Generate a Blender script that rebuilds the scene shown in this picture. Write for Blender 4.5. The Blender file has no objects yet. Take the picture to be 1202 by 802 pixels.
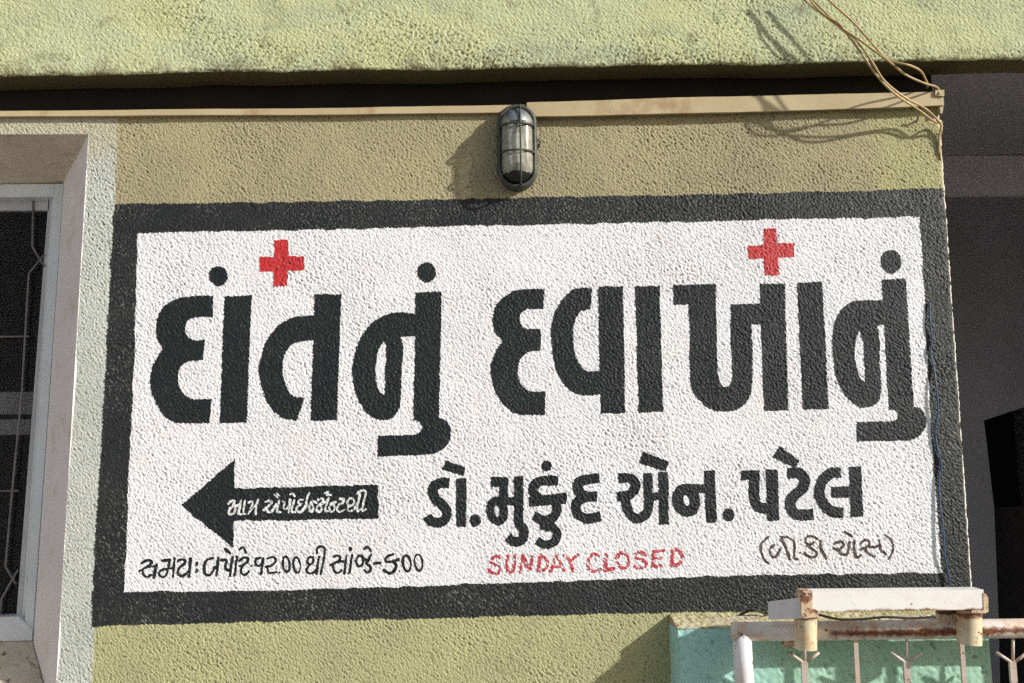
import bpy, bmesh, math, random
import numpy as np
from mathutils import Matrix, Vector

random.seed(7)
RNG = np.random.default_rng(11)
SC = bpy.context.scene
COL = SC.collection

# ------------------------------------------------------------------ camera
F_PX, W_PX, H_PX = 1100.0, 1202.0, 802.0
EYE = Vector((0.0, -2.75, 1.60))
ROT = Matrix.Rotation(math.radians(90 + 7.6), 3, 'X') @ Matrix.Rotation(math.radians(-0.85), 3, 'Z')
cd = bpy.data.cameras.new('camera')
cd.sensor_width = 36.0
cd.lens = 36.0 * F_PX / W_PX
cd.clip_start = 0.05
cd.clip_end = 2000
cam = bpy.data.objects.new('camera', cd)
cam.matrix_world = Matrix.Translation(EYE) @ ROT.to_4x4()
COL.objects.link(cam)
SC.camera = cam

# ------------------------------------------------------------------ light
SUN = Vector((2.05, -1.0, 0.97)).normalized()          # direction towards the sun
w = bpy.data.worlds.new('World'); SC.world = w; w.use_nodes = True
nt = w.node_tree; nt.nodes.clear()
sky = nt.nodes.new('ShaderNodeTexSky'); sky.sky_type = 'NISHITA'; sky.sun_disc = False
sky.sun_elevation = math.asin(SUN.z)
sky.sun_rotation = math.atan2(SUN.x, SUN.y)
sky.air_density = 1.2; sky.dust_density = 2.0
bg = nt.nodes.new('ShaderNodeBackground'); bg.inputs['Strength'].default_value = 0.10
wo = nt.nodes.new('ShaderNodeOutputWorld')
nt.links.new(sky.outputs[0], bg.inputs[0]); nt.links.new(bg.outputs[0], wo.inputs[0])
sl = bpy.data.lights.new('sun', 'SUN'); sl.energy = 5.0; sl.angle = math.radians(1.2)
sl.color = (1.0, 0.965, 0.91)
so = bpy.data.objects.new('sun', sl); COL.objects.link(so)
so.rotation_euler = SUN.to_track_quat('Z', 'Y').to_euler(); so.location = (6, -3, 6)
SC.view_settings.view_transform = 'Standard'
SC.view_settings.look = 'None'
SC.view_settings.exposure = 0.22
SC.view_settings.gamma = 1.0
SC.cycles.use_denoising = False
SC.cycles.sample_clamp_indirect = 3.0
SC.cycles.caustics_reflective = False
SC.cycles.caustics_refractive = False
SC.cycles.adaptive_threshold = 0.004

# ------------------------------------------------------------------ mapping helpers
def at(u, v, y=0.0):
    """the point of the plane at depth y seen at photograph position (u, v)"""
    d = ROT @ Vector(((u - W_PX / 2) / F_PX, -(v - H_PX / 2) / F_PX, -1.0))
    t = (y - EYE.y) / d.y
    return EYE + d * t
RI = np.array(ROT.transposed())
def to_px(X, Y, Z):
    p = np.stack([X - EYE.x, Y - EYE.y, Z - EYE.z], -1) @ RI.T
    return W_PX / 2 - F_PX * p[..., 0] / p[..., 2], H_PX / 2 + F_PX * p[..., 1] / p[..., 2]

# ------------------------------------------------------------------ object helpers
def thing(name, label, cat, loc=(0, 0, 0), group=None):
    o = bpy.data.objects.new(name, None); COL.objects.link(o)
    o.empty_display_size = 0.1
    o.location = loc; o['label'] = label; o['category'] = cat
    if group: o['group'] = group
    return o
def link(name, me, mat, parent=None, kind=None, label=None):
    o = bpy.data.objects.new(name, me); COL.objects.link(o)
    if mat is not None:
        me.materials.clear(); me.materials.append(mat)
    if parent is not None:
        o.parent = parent
        o.matrix_parent_inverse = Matrix.Translation(-root_loc(parent))
    if kind: o['kind'] = kind
    if label: o['label'] = label
    return o
def root_loc(p):
    """only a thing's Empty is moved; every mesh carries its place in its own vertices"""
    return Vector(p.location) if p.parent is None and p.data is None else Vector((0, 0, 0))
def np_mesh(name, V, Tr, smooth=True, attr=None):
    me = bpy.data.meshes.new(name)
    V = np.ascontiguousarray(V, dtype=np.float32); Tr = np.ascontiguousarray(Tr, dtype=np.int32)
    k = Tr.shape[1]
    me.vertices.add(len(V)); me.vertices.foreach_set('co', V.ravel())
    me.loops.add(Tr.size); me.loops.foreach_set('vertex_index', Tr.ravel())
    me.polygons.add(len(Tr))
    me.polygons.foreach_set('loop_start', np.arange(0, Tr.size, k, dtype=np.int32))
    me.polygons.foreach_set('loop_total', np.full(len(Tr), k, dtype=np.int32))
    me.update(calc_edges=True)
    if smooth: me.polygons.foreach_set('use_smooth', np.ones(len(Tr), dtype=bool))
    if attr is not None:
        a = me.attributes.new('relief', 'FLOAT', 'POINT'); a.data.foreach_set('value', np.ascontiguousarray(attr, dtype=np.float32))
    return me
def bm_mesh(name, bm, smooth=False, bevel=0.0):
    if bevel > 0:
        bmesh.ops.bevel(bm, geom=[e for e in bm.edges if e.is_manifold and e.calc_face_angle(0) > 0.5], offset=bevel, segments=2, affect='EDGES', profile=0.5)
    bmesh.ops.recalc_face_normals(bm, faces=bm.faces)
    me = bpy.data.meshes.new(name); bm.to_mesh(me); bm.free()
    if smooth:
        for p in me.polygons: p.use_smooth = True
    return me
def add_prism(bm, front, back):
    """closed solid between two loops of the same number of points"""
    a = [bm.verts.new(p) for p in front]; b = [bm.verts.new(p) for p in back]
    n = len(a)
    bm.faces.new(a); bm.faces.new(list(reversed(b)))
    for i in range(n):
        bm.faces.new((a[i], b[i], b[(i + 1) % n], a[(i + 1) % n]))
def px_prism(bm, pts, y0, y1):
    f = [at(u, v, y0) for u, v in pts]
    add_prism(bm, f, [Vector((p.x, y1, p.z)) for p in f])
def add_box(bm, c, s):
    c = Vector(c); h = Vector(s) / 2
    f = [c + Vector((sx * h.x, -h.y, sz * h.z)) for sx, sz in ((-1, -1), (1, -1), (1, 1), (-1, 1))]
    add_prism(bm, f, [p + Vector((0, 2 * h.y, 0)) for p in f])
def catmull(pts, n=8, closed=False):
    P = [Vector(p) for p in pts]; out = []
    m = len(P)
    for i in range(m if closed else m - 1):
        p0 = P[(i - 1) % m] if closed or i > 0 else P[0] * 2 - P[1]
        p1 = P[i]; p2 = P[(i + 1) % m]
        p3 = P[(i + 2) % m] if closed or i + 2 < m else P[-1] * 2 - P[-2]
        for k in range(n):
            t = k / n
            out.append(0.5 * ((2 * p1) + (p2 - p0) * t + (2 * p0 - 5 * p1 + 4 * p2 - p3) * t * t + (-p0 + 3 * p1 - 3 * p2 + p3) * t ** 3))
    if not closed: out.append(P[-1])
    return out
def add_tube(bm, path, r, sides=8, closed=False, cap=True, rfun=None):
    path = [Vector(p) for p in path]; n = len(path); rings = []
    prev = None
    for i, p in enumerate(path):
        if closed: t = path[(i + 1) % n] - path[i - 1]
        else: t = path[min(i + 1, n - 1)] - path[max(i - 1, 0)]
        t.normalize()
        if prev is None:
            a = t.cross(Vector((0, 0, 1)))
            if a.length < 0.1: a = t.cross(Vector((0, 1, 0)))
            a.normalize()
        else:
            a = prev - t * prev.dot(t); a.normalize()
        prev = a; b = t.cross(a)
        rr = r if rfun is None else rfun(i / max(1, n - 1)) * r
        rings.append([bm.verts.new(p + (a * math.cos(2 * math.pi * k / sides) + b * math.sin(2 * math.pi * k / sides)) * rr) for k in range(sides)])
    for i in range(n if closed else n - 1):
        A = rings[i]; B = rings[(i + 1) % n]
        for k in range(sides):
            bm.faces.new((A[k], A[(k + 1) % sides], B[(k + 1) % sides], B[k]))
    if cap and not closed:
        bm.faces.new(list(reversed(rings[0]))); bm.faces.new(rings[-1])
def part_tube(name, path, r, mat, parent, sides=8, closed=False, rfun=None, label=None):
    bm = bmesh.new(); add_tube(bm, path, r, sides, closed, rfun=rfun)
    me = bm_mesh(name, bm, smooth=True)
    return link(name, me, mat, parent, label=label)

# ------------------------------------------------------------------ materials
def hexc(r, g, b):
    f = lambda c: ((c / 255 + 0.055) / 1.055) ** 2.4 if c / 255 > 0.04045 else c / 255 / 12.92
    return (f(r), f(g), f(b), 1)
class Mat:
    def __init__(s, name, rough=0.85, spec=0.3, metal=0.0):
        s.m = bpy.data.materials.new(name); s.m.use_nodes = True
        s.nt = s.m.node_tree; s.b = s.nt.nodes['Principled BSDF']
        s.b.inputs['Roughness'].default_value = rough
        s.b.inputs['Specular IOR Level'].default_value = spec
        s.b.inputs['Metallic'].default_value = metal
        s.tc = s.nt.nodes.new('ShaderNodeNewGeometry').outputs['Position']
    def n(s, t, **k):
        o = s.nt.nodes.new(t)
        for a, b in k.items(): setattr(o, a, b)
        return o
    def noise(s, scale, detail=4, rough=0.55, stretch=None, lo=0.35, hi=0.65, off=0):
        v = s.tc
        mp = s.n('ShaderNodeMapping'); s.nt.links.new(v, mp.inputs[0])
        mp.inputs['Location'].default_value = (off, off * 0.7, -off)
        if stretch: mp.inputs['Scale'].default_value = stretch
        t = s.n('ShaderNodeTexNoise'); s.nt.links.new(mp.outputs[0], t.inputs['Vector'])
        t.inputs['Scale'].default_value = scale; t.inputs['Detail'].default_value = detail; t.inputs['Roughness'].default_value = rough
        return s.ramp(t.outputs['Fac'], lo, hi)
    def ramp(s, sock, lo, hi, smooth=True):
        r = s.n('ShaderNodeMapRange', interpolation_type='SMOOTHSTEP' if smooth else 'LINEAR')
        s.nt.links.new(sock, r.inputs['Value'])
        r.inputs['From Min'].default_value = lo; r.inputs['From Max'].default_value = hi
        return r.outputs['Result']
    def math(s, op, a, b=None, clamp=False):
        o = s.n('ShaderNodeMath', operation=op, use_clamp=clamp)
        for i, x in enumerate((a, b)):
            if x is None: continue
            if isinstance(x, (int, float)): o.inputs[i].default_value = x
            else: s.nt.links.new(x, o.inputs[i])
        return o.outputs[0]
    def mix(s, fac, a, b, mode='MIX'):
        o = s.n('ShaderNodeMix', data_type='RGBA', blend_type=mode)
        for i, x in ((0, fac), (6, a), (7, b)):
            if isinstance(x, (int, float)): o.inputs[i].default_value = x
            elif isinstance(x, tuple): o.inputs[i].default_value = x
            else: s.nt.links.new(x, o.inputs[i])
        return o.outputs[2]
    def xyz(s):
        o = s.n('ShaderNodeSeparateXYZ'); s.nt.links.new(s.tc, o.inputs[0]); return o.outputs
    def attr(s, name='relief'):
        o = s.n('ShaderNodeAttribute'); o.attribute_name = name; return o.outputs['Fac']
    def color(s, sock):
        if isinstance(sock, tuple): s.b.inputs['Base Color'].default_value = sock
        else: s.nt.links.new(sock, s.b.inputs['Base Color'])
        return s
    def bump(s, scale, dist, strength=0.5, detail=5, stretch=None):
        mp = s.n('ShaderNodeMapping'); s.nt.links.new(s.tc, mp.inputs[0])
        if stretch: mp.inputs['Scale'].default_value = stretch
        t = s.n('ShaderNodeTexNoise'); s.nt.links.new(mp.outputs[0], t.inputs['Vector'])
        t.inputs['Scale'].default_value = scale; t.inputs['Detail'].default_value = detail
        b = s.n('ShaderNodeBump'); s.nt.links.new(t.outputs['Fac'], b.inputs['Height'])
        b.inputs['Distance'].default_value = dist; b.inputs['Strength'].default_value = strength
        s.nt.links.new(b.outputs[0], s.b.inputs['Normal'])
        return s

def grain_bump(M, amp=0.0016, scale=205, strength=1.0):
    """fine diagonal trowel grain: rotate, then squeeze the coordinates"""
    a = M.n('ShaderNodeMapping'); M.nt.links.new(M.tc, a.inputs[0]); a.inputs['Rotation'].default_value = (0, math.radians(-52), 0)
    b = M.n('ShaderNodeMapping'); M.nt.links.new(a.outputs[0], b.inputs[0]); b.inputs['Scale'].default_value = (0.5, 1, 1)
    t = M.n('ShaderNodeTexNoise'); M.nt.links.new(b.outputs[0], t.inputs['Vector'])
    t.inputs['Scale'].default_value = scale; t.inputs['Detail'].default_value = 2.5; t.inputs['Roughness'].default_value = 0.6
    u = M.n('ShaderNodeBump'); M.nt.links.new(t.outputs['Fac'], u.inputs['Height'])
    u.inputs['Distance'].default_value = amp; u.inputs['Strength'].default_value = strength
    M.nt.links.new(u.outputs[0], M.b.inputs['Normal'])
    return t.outputs['Fac']

def paint(name, c, c2, worn, pit, worn_amt=0.5, pit_amt=0.6, rough=0.7, spec=0.35, blotch=6.0, grain=0.0036, drip=0.0):
    """brush paint over rough render: two tones, worn peaks, dirty pits"""
    M = Mat(name, rough, spec)
    k = M.mix(M.noise(blotch, 5, 0.6, lo=0.3, hi=0.7), c, c2)
    k = M.mix(M.math('MULTIPLY', M.noise(260, 3, 0.6, lo=0.45, hi=0.8, off=3), 0.35), k, c2)
    a = M.attr()
    wp = M.math('MULTIPLY', M.ramp(a, 0.7, 2.2), M.math('MULTIPLY', M.noise(9, 5, 0.65, lo=0.42, hi=0.7, off=9), worn_amt))
    k = M.mix(wp, k, worn)
    pp = M.math('MULTIPLY', M.ramp(a, -0.9, -2.0), pit_amt)
    k = M.mix(pp, k, pit)
    g = grain_bump(M, grain)
    k = M.mix(M.math('MULTIPLY', M.ramp(g, 0.40, 0.27), pit_amt * 0.8), k, pit)
    sp = M.math('MULTIPLY', M.ramp(g, 0.55, 0.68), M.math('MULTIPLY', M.noise(5, 6, 0.7, lo=0.36, hi=0.64, off=21), worn_amt))
    k = M.mix(sp, k, worn)
    if drip:
        k = M.mix(M.math('MULTIPLY', M.noise(4, 6, 0.7, stretch=(9, 1, 0.8), lo=0.56, hi=0.78, off=31), drip), k, (0.42, 0.38, 0.37, 1))
        k = M.mix(M.math('MULTIPLY', M.noise(2.3, 6, 0.65, lo=0.5, hi=0.75, off=41), drip * 0.8), k, (0.62, 0.54, 0.54, 1))
    M.color(k)
    return M
# ------------------------------------------------------------------ relief of the rough render
def band_noise(shape, along, across, ang, seed, low=None):
    """gaussian noise filtered to grains of the given size (in cells), lying at an angle"""
    r = np.random.default_rng(seed).standard_normal(shape)
    ky = np.fft.fftfreq(shape[0])[:, None]; kx = np.fft.rfftfreq(shape[1])[None, :]
    c, s = math.cos(ang), math.sin(ang)
    ka = kx * c + ky * s; kb = -kx * s + ky * c
    G = np.exp(-2 * math.pi ** 2 * ((ka * along) ** 2 + (kb * across) ** 2))
    if low: G = G - np.exp(-2 * math.pi ** 2 * ((ka * low) ** 2 + (kb * low) ** 2)) * 1.0
    n = np.fft.irfft2(np.fft.rfft2(r) * G, s=shape)
    return (n - n.mean()) / n.std()
def relief_field(shape, seed, k=1.0, ang=-0.85):
    a = band_noise(shape, 1.15 * k, 0.62 * k, ang, seed, 2.2 * k)
    b = band_noise(shape, 2.3 * k, 1.3 * k, ang + 0.2, seed + 1, 5 * k)
    c = band_noise(shape, 0.6 * k, 0.55 * k, 0, seed + 2, 1.2 * k)
    n = 1.0 * a + 0.25 * b + 0.3 * c
    n = np.where(n > 0, np.tanh(n * 0.8) / 0.8, n * 1.12)
    return n / n.std()

CELL = 0.0023
X0, X1 = at(-25, 401).x, 1.50
Z1, Z0 = at(601, 100).z + 0.02, at(601, 835).z
NX, NZ = int((X1 - X0) / CELL) + 1, int((Z1 - Z0) / CELL) + 1
gx = X0 + np.arange(NX) * CELL
gz = Z0 + np.arange(NZ) * CELL
GX, GZ = np.meshgrid(gx, gz)
REL = relief_field((NZ, NX), 5, 0.88)
broad = band_noise((NZ, NX), 40, 25, 0.3, 21) * 0.0012 + band_noise((NZ, NX), 12, 9, 0.3, 22) * 0.0004
PATCH = np.clip(1.0 + 0.20 * band_noise((NZ, NX), 26, 20, 0.4, 25), 0.55, 1.5)
GH = REL * 0.00060 * PATCH + broad
# the vertical outer corner of the wall, slightly out of plumb and rounded
ca, cb = at(1104.5, 150), at(1142.5, 700)
def corner_x(z): return ca.x + (cb.x - ca.x) * (z - ca.z) / (cb.z - ca.z)
CX = corner_x(GZ) + band_noise((NZ, NX), 2.5, 2.5, 0, 33)[:, :1] * 0.0012
RAD = 0.012
tt = np.clip((GX - (CX - RAD)) / RAD, 0, 1)
round_off = RAD * (1 - np.sqrt(np.maximum(0, 1 - tt ** 2)))
GY = -GH + np.minimum(round_off, RAD)
GU, GV = to_px(GX, np.zeros_like(GX), GZ)

# ------------------------------------------------------------------ signed distances in photograph units
def sd_seg(U, V, a, b):
    ax, ay = a; bx, by = b
    dx, dy = bx - ax, by - ay; L = dx * dx + dy * dy + 1e-9
    t = np.clip(((U - ax) * dx + (V - ay) * dy) / L, 0, 1)
    return np.hypot(U - ax - t * dx, V - ay - t * dy)
def sd_poly(U, V, P):
    d = np.full(U.shape, 1e9); inside = np.zeros(U.shape, bool)
    n = len(P)
    for i in range(n):
        a, b = P[i], P[(i + 1) % n]
        d = np.minimum(d, sd_seg(U, V, a, b))
        c = (a[1] > V) != (b[1] > V)
        if a[1] != b[1]:
            inside ^= c & (U < (b[0] - a[0]) * (V - a[1]) / (b[1] - a[1]) + a[0])
    return np.where(inside, -d, d)
def sd_line(U, V, P, wd, butt=True):
    d = np.full(U.shape, 1e9)
    for i in range(len(P) - 1): d = np.minimum(d, sd_seg(U, V, P[i], P[i + 1]))
    d = d - wd / 2
    if butt:
        for e, q in ((P[0], P[1]), (P[-1], P[-2])):
            tx, ty = e[0] - q[0], e[1] - q[1]; L = math.hypot(tx, ty) + 1e-9
            pr = ((U - e[0]) * tx + (V - e[1]) * ty) / L
            near = np.hypot(U - e[0], V - e[1]) < wd * 0.75
            d = np.where(near & (pr > -wd * 0.3), np.maximum(d, pr), d)
    return d

# ------------------------------------------------------------------ cutting paint out of the wall's own surface
def cut_patch(name, Ffn, bbox, lift, mat, parent, kind=None, label=None, full=None, rough=0.0):
    """mesh of the lattice surface where the field is negative; bbox in photograph units"""
    if full is None:
        u0, v0, u1, v1 = bbox
        m = (GU > u0 - 3) & (GU < u1 + 3) & (GV > v0 - 3) & (GV < v1 + 3)
        jj = np.where(m.any(1))[0]; ii = np.where(m.any(0))[0]
        if len(jj) == 0: return None
        j0, j1, i0, i1 = jj[0], jj[-1] + 1, ii[0], ii[-1] + 1
    else: j0, j1, i0, i1 = 0, NZ, 0, NX
    S = (slice(j0, j1), slice(i0, i1))
    F = Ffn(GU[S], GV[S], S)
    if rough: F = F - rough * REL[S]
    nz, nx = F.shape
    idx = np.arange(nz * nx).reshape(nz, nx)
    a = idx[:-1, :-1].ravel(); b = idx[:-1, 1:].ravel(); c = idx[1:, 1:].ravel(); d = idx[1:, :-1].ravel()
    T = np.concatenate([np.stack([a, b, c], 1), np.stack([a, c, d], 1)])
    f = F.ravel(); f = np.where(np.abs(f) < 1e-6, 1e-6, f)
    ins = f[T] < 0; cnt = ins.sum(1)
    P = np.stack([GX[S].ravel(), (GY[S] - lift).ravel(), GZ[S].ravel()], 1)
    R = REL[S].ravel()
    tris = [T[cnt == 3]]
    ekeys = []
    def roll(Tp, k): return np.where(k[:, None] == 0, Tp, np.where(k[:, None] == 1, Tp[:, [1, 2, 0]], Tp[:, [2, 0, 1]]))
    T1 = T[cnt == 1]; T1 = roll(T1, np.argmax(f[T1] < 0, 1)) if len(T1) else T1
    T2 = T[cnt == 2]; T2 = roll(T2, np.argmax(f[T2] >= 0, 1)) if len(T2) else T2
    NB = nz * nx
    def ek(p, q): return np.minimum(p, q).astype(np.int64) * NB + np.maximum(p, q)
    E = np.concatenate([ek(T1[:, 0], T1[:, 1]), ek(T1[:, 0], T1[:, 2]), ek(T2[:, 0], T2[:, 1]), ek(T2[:, 0], T2[:, 2])]) if len(T1) + len(T2) else np.zeros(0, np.int64)
    ue, inv = np.unique(E, return_inverse=True)
    p, q = ue // NB, ue % NB
    t = (f[p] / (f[p] - f[q]))[:, None] if len(ue) else np.zeros((0, 1))
    PE = P[p] * (1 - t) + P[q] * t
    RE = R[p] * (1 - t[:, 0]) + R[q] * t[:, 0]
    n1, n2 = len(T1), len(T2)
    i1_, i2_, i3_, i4_ = inv[:n1] + NB, inv[n1:2 * n1] + NB, inv[2 * n1:2 * n1 + n2] + NB, inv[2 * n1 + n2:] + NB
    tris.append(np.stack([T1[:, 0], i1_, i2_], 1))
    tris.append(np.stack([i3_, T2[:, 1], T2[:, 2]], 1)); tris.append(np.stack([i3_, T2[:, 2], i4_], 1))
    TT = np.concatenate(tris)
    if len(TT) == 0: return None
    AP = np.concatenate([P, PE]); AR = np.concatenate([R, RE])
    used, TT2 = np.unique(TT, return_inverse=True)
    me = np_mesh(name, AP[used], TT2.reshape(-1, 3), True, AR[used])
    return link(name, me, mat, parent, kind, label)

# ------------------------------------------------------------------ traced brush shapes
TILES = dict(A=(160, 300, 6.01), B=(160, 410, 6.01), C=(340, 300, 6.01), D=(340, 410, 6.01), E=(560, 300, 6.01), F=(560, 400, 6.01),
             G=(740, 300, 6.01), H=(740, 400, 6.01), I=(920, 290, 6.01), J=(920, 400, 6.01), K=(200, 530, 6.01), M=(350, 530, 6.01),
             P=(480, 520, 6.01), Q=(640, 520, 6.01), R=(800, 520, 6.01), S=(880, 530, 6.01), T=(880, 610, 6.678), U=(150, 630, 6.678),
             V=(320, 630, 6.678), W=(560, 620, 8.586), X=(680, 620, 8.586), N=(255, 560, 11.97), O=(345, 555, 11.97), Z=(0, 0, 1))
def parse(s, tile):
    pts, cor = [], []
    for tok in s.split():
        if tok[0] == '@': tile = tok[1]; continue
        c = tok.endswith('c'); tok = tok.rstrip('c')
        x, y = map(float, tok.split(',')); x0, y0, k = TILES[tile]
        pts.append((x0 + x / k, y0 + y / k)); cor.append(c)
    return pts, cor
def smooth_closed(pts, cor, n=5):
    out = []; m = len(pts)
    for i in range(m):
        j = (i + 1) % m
        p1, p2 = np.array(pts[i]), np.array(pts[j])
        if cor[i] and cor[j]: out.append(tuple(p1)); continue
        p0 = p1 * 2 - p2 if cor[i] else np.array(pts[i - 1])
        p3 = p2 * 2 - p1 if cor[j] else np.array(pts[(j + 1) % m])
        for k in range(n):
            t = k / n
            out.append(tuple(0.5 * (2 * p1 + (p2 - p0) * t + (2 * p0 - 5 * p1 + 4 * p2 - p3) * t * t + (3 * p1 - p0 - 3 * p2 + p3) * t ** 3)))
    return out
def smooth_open(pts, n=4):
    return [tuple(v) for v in [Vector((q[0], q[1])) for q in catmull([Vector((a, b, 0)) for a, b in pts], n)]]
def ellipse(cx, cy, rx, ry, n=28, sl=0.0):
    return [(cx + rx * math.cos(2 * math.pi * i / n) - sl * ry * math.sin(2 * math.pi * i / n), cy + ry * math.sin(2 * math.pi * i / n)) for i in range(n + 1)]
def compile_glyph(tile, prims):
    out = []
    for pr in prims:
        k = TILES[tile][2]
        if pr[0] in 'PH': out.append((pr[0], smooth_closed(*parse(pr[1], tile)), 0))
        elif pr[0] == 'S':
            pts, cor = parse(pr[2], tile)
            if len(pts) > 2 and not all(cor): pts = smooth_open(pts)
            out.append(('S', pts, pr[1] / k))
        elif pr[0] == 'E':
            x0, y0, _ = TILES[tile]
            out.append(('P', [(x0 + a / k, y0 + b / k) for a, b in ellipse(*pr[1:5])][:-1], 0))
        elif pr[0] == 'R':
            x0, y0, _ = TILES[tile]
            out.append(('C', [(x0 + a / k, y0 + b / k) for a, b in ellipse(*pr[1:5], sl=-0.1)], pr[5] / k))
    allp = [p for o in out for p in o[1]]
    m = max([o[2] for o in out]) / 2 + 1
    bb = (min(p[0] for p in allp) - m, min(p[1] for p in allp) - m, max(p[0] for p in allp) + m, max(p[1] for p in allp) + m)
    butt = True
    def fn(U, V, S):
        F = np.full(U.shape, 1e9)
        for kd, pts, wd in out:
            if kd == 'P': F = np.minimum(F, sd_poly(U, V, pts))
            elif kd == 'S': F = np.minimum(F, sd_line(U, V, pts, wd, wd > 5))
            elif kd == 'C': F = np.minimum(F, sd_line(U, V, pts, wd, False))
        for kd, pts, wd in out:
            if kd == 'H': F = np.maximum(F, -sd_poly(U, V, pts))
        return F
    return fn, bb

HEAD = [
 ('letter', 'A', [('P', '547,282c 400,288 300,300 215,345 160,410 138,490 140,560 155,610 185,652c 150,700 115,775 @B 95,200 100,270 125,350 165,430 215,490 270,518 340,523 520,523c 530,350c 430,352 370,340 320,295 295,225 300,150 340,100 400,82 472,75c @A 485,590c 430,598 390,590 355,555 345,510 360,465 400,440 460,435 540,438c')]),
 ('letter_stroke', 'A', [('P', '622,285c 815,283c @B 780,517c 588,521c')]),
 ('dot', 'A', [('E', 580, 145, 67, 72)]),
 ('letter', 'C', [('P', '175,272c 365,272c @D 335,500c 148,507c'),
   ('P', '@C 215,420c 170,425 100,425 @A 1100,440 1010,490 940,570 895,660 875,740 @B 862,130 870,200 890,290 925,380 980,450 1040,490 1135,507c 1188,342c 1120,335 1080,300 1050,235 1035,150 1045,60 @A 1080,650 1130,615 @C 110,602 215,598c')]),
 ('letter', 'C', [('P', '888,262c 1073,255c @D 1055,490c 1085,492 1120,520 1138,575 1130,640 1090,700 1020,735 940,745 622,758c 622,612c 850,605 900,598 930,570 930,525 895,503 872,500c'),
   ('P', '@C 930,415c 830,403 740,405 650,430 570,490 500,580 460,680 442,780 @D 440,150 450,250 475,340 520,420 580,480 640,500 700,497 750,460 778,410 785,330 790,200 @C 800,700 798,620 785,572c 930,568c'),
   ('H', '@C 662,603c 622,680 607,780 @D 610,200 630,290 668,328c 672,250 675,100 @C 680,640')]),
 ('dot', 'C', [('E', 967, 120, 66, 72)]),
 ('letter', 'E', [('P', '475,238c 380,238 290,242 220,270 150,330 115,400 110,480 130,550 180,603c 140,660 110,730 @F 97,160 97,240 115,330 160,420 220,485 290,520 400,525 480,525c 482,358c 400,358 350,345 305,290 288,220 300,140 350,90 400,72 450,70c @E 452,515c 350,517 315,490 300,440 320,400 360,380 420,378 468,380c')]),
 ('letter', 'E', [('P', '808,230c 750,228 690,235 620,290 570,360 535,440 522,530 527,640 545,760 @F 560,220 600,290 650,350 720,382 800,387 900,380c 900,203c 800,215 750,195 710,140 690,80 @E 682,600 680,520 700,440 740,390 805,375c'),
   ('P', '853,218c 1030,218c @F 1045,512c 868,518c')]),
 ('letter_stroke', 'G', [('P', '32,218c 205,213c @H 232,500c 57,510c')]),
 ('letter', 'G', [('P', '300,208c 603,200c 610,600 @H 612,120 618,220 632,290 655,325 690,322 712,285 716,220 712,80 @G 706,600 705,345c 940,338c 940,488c 855,490c 860,620 @H 862,120 863,250 850,380 810,445 740,492 660,500 590,495 520,455 455,385 425,310 417,200 @G 418,600 412,430 405,345c 305,350c'),
   ('P', '@G 908,200c 1090,200c @H 1115,492c 942,497c')]),
 ('letter_stroke', 'I', [('P', '92,255c 272,243c @J 318,483c 135,487c')]),
 ('letter', 'I', [('P', '690,230c 862,222c @J 918,465c 960,475 995,520 1005,570 990,630 940,680 860,705 512,710c 510,572c 740,568 790,555 805,520 780,493 740,490c'),
   ('P', '@I 760,378c 620,375 540,378 460,395 400,450 355,540 342,640 345,740 @J 350,150 370,260 410,350 460,420 530,470 600,472 660,440 685,380 690,300 680,150 @I 680,700 670,600 665,560 760,540c'),
   ('H', '@I 530,585c 508,680 500,770 @J 510,160 530,230 545,275 570,285c 570,200 565,100 @I 560,680')]),
 ('dot', 'I', [('E', 755, 103, 73, 85)]),
]
CROSSES = ['322,282c 338,281c 339,301c 357,301c 357,317c 338,318c 337,336c 321,337c 321,319c 305,319c 305,302c 322,302c',
           '896,269c 911,268c 912,286c 932,286c 932,302c 913,303c 914,323c 897,324c 896,304c 878,305c 877,289c 896,288c']
ARROW = '@K 75,380c 453,55c 450,262c @M 567,235c 567,475c @K 450,490c 443,678c'
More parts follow.
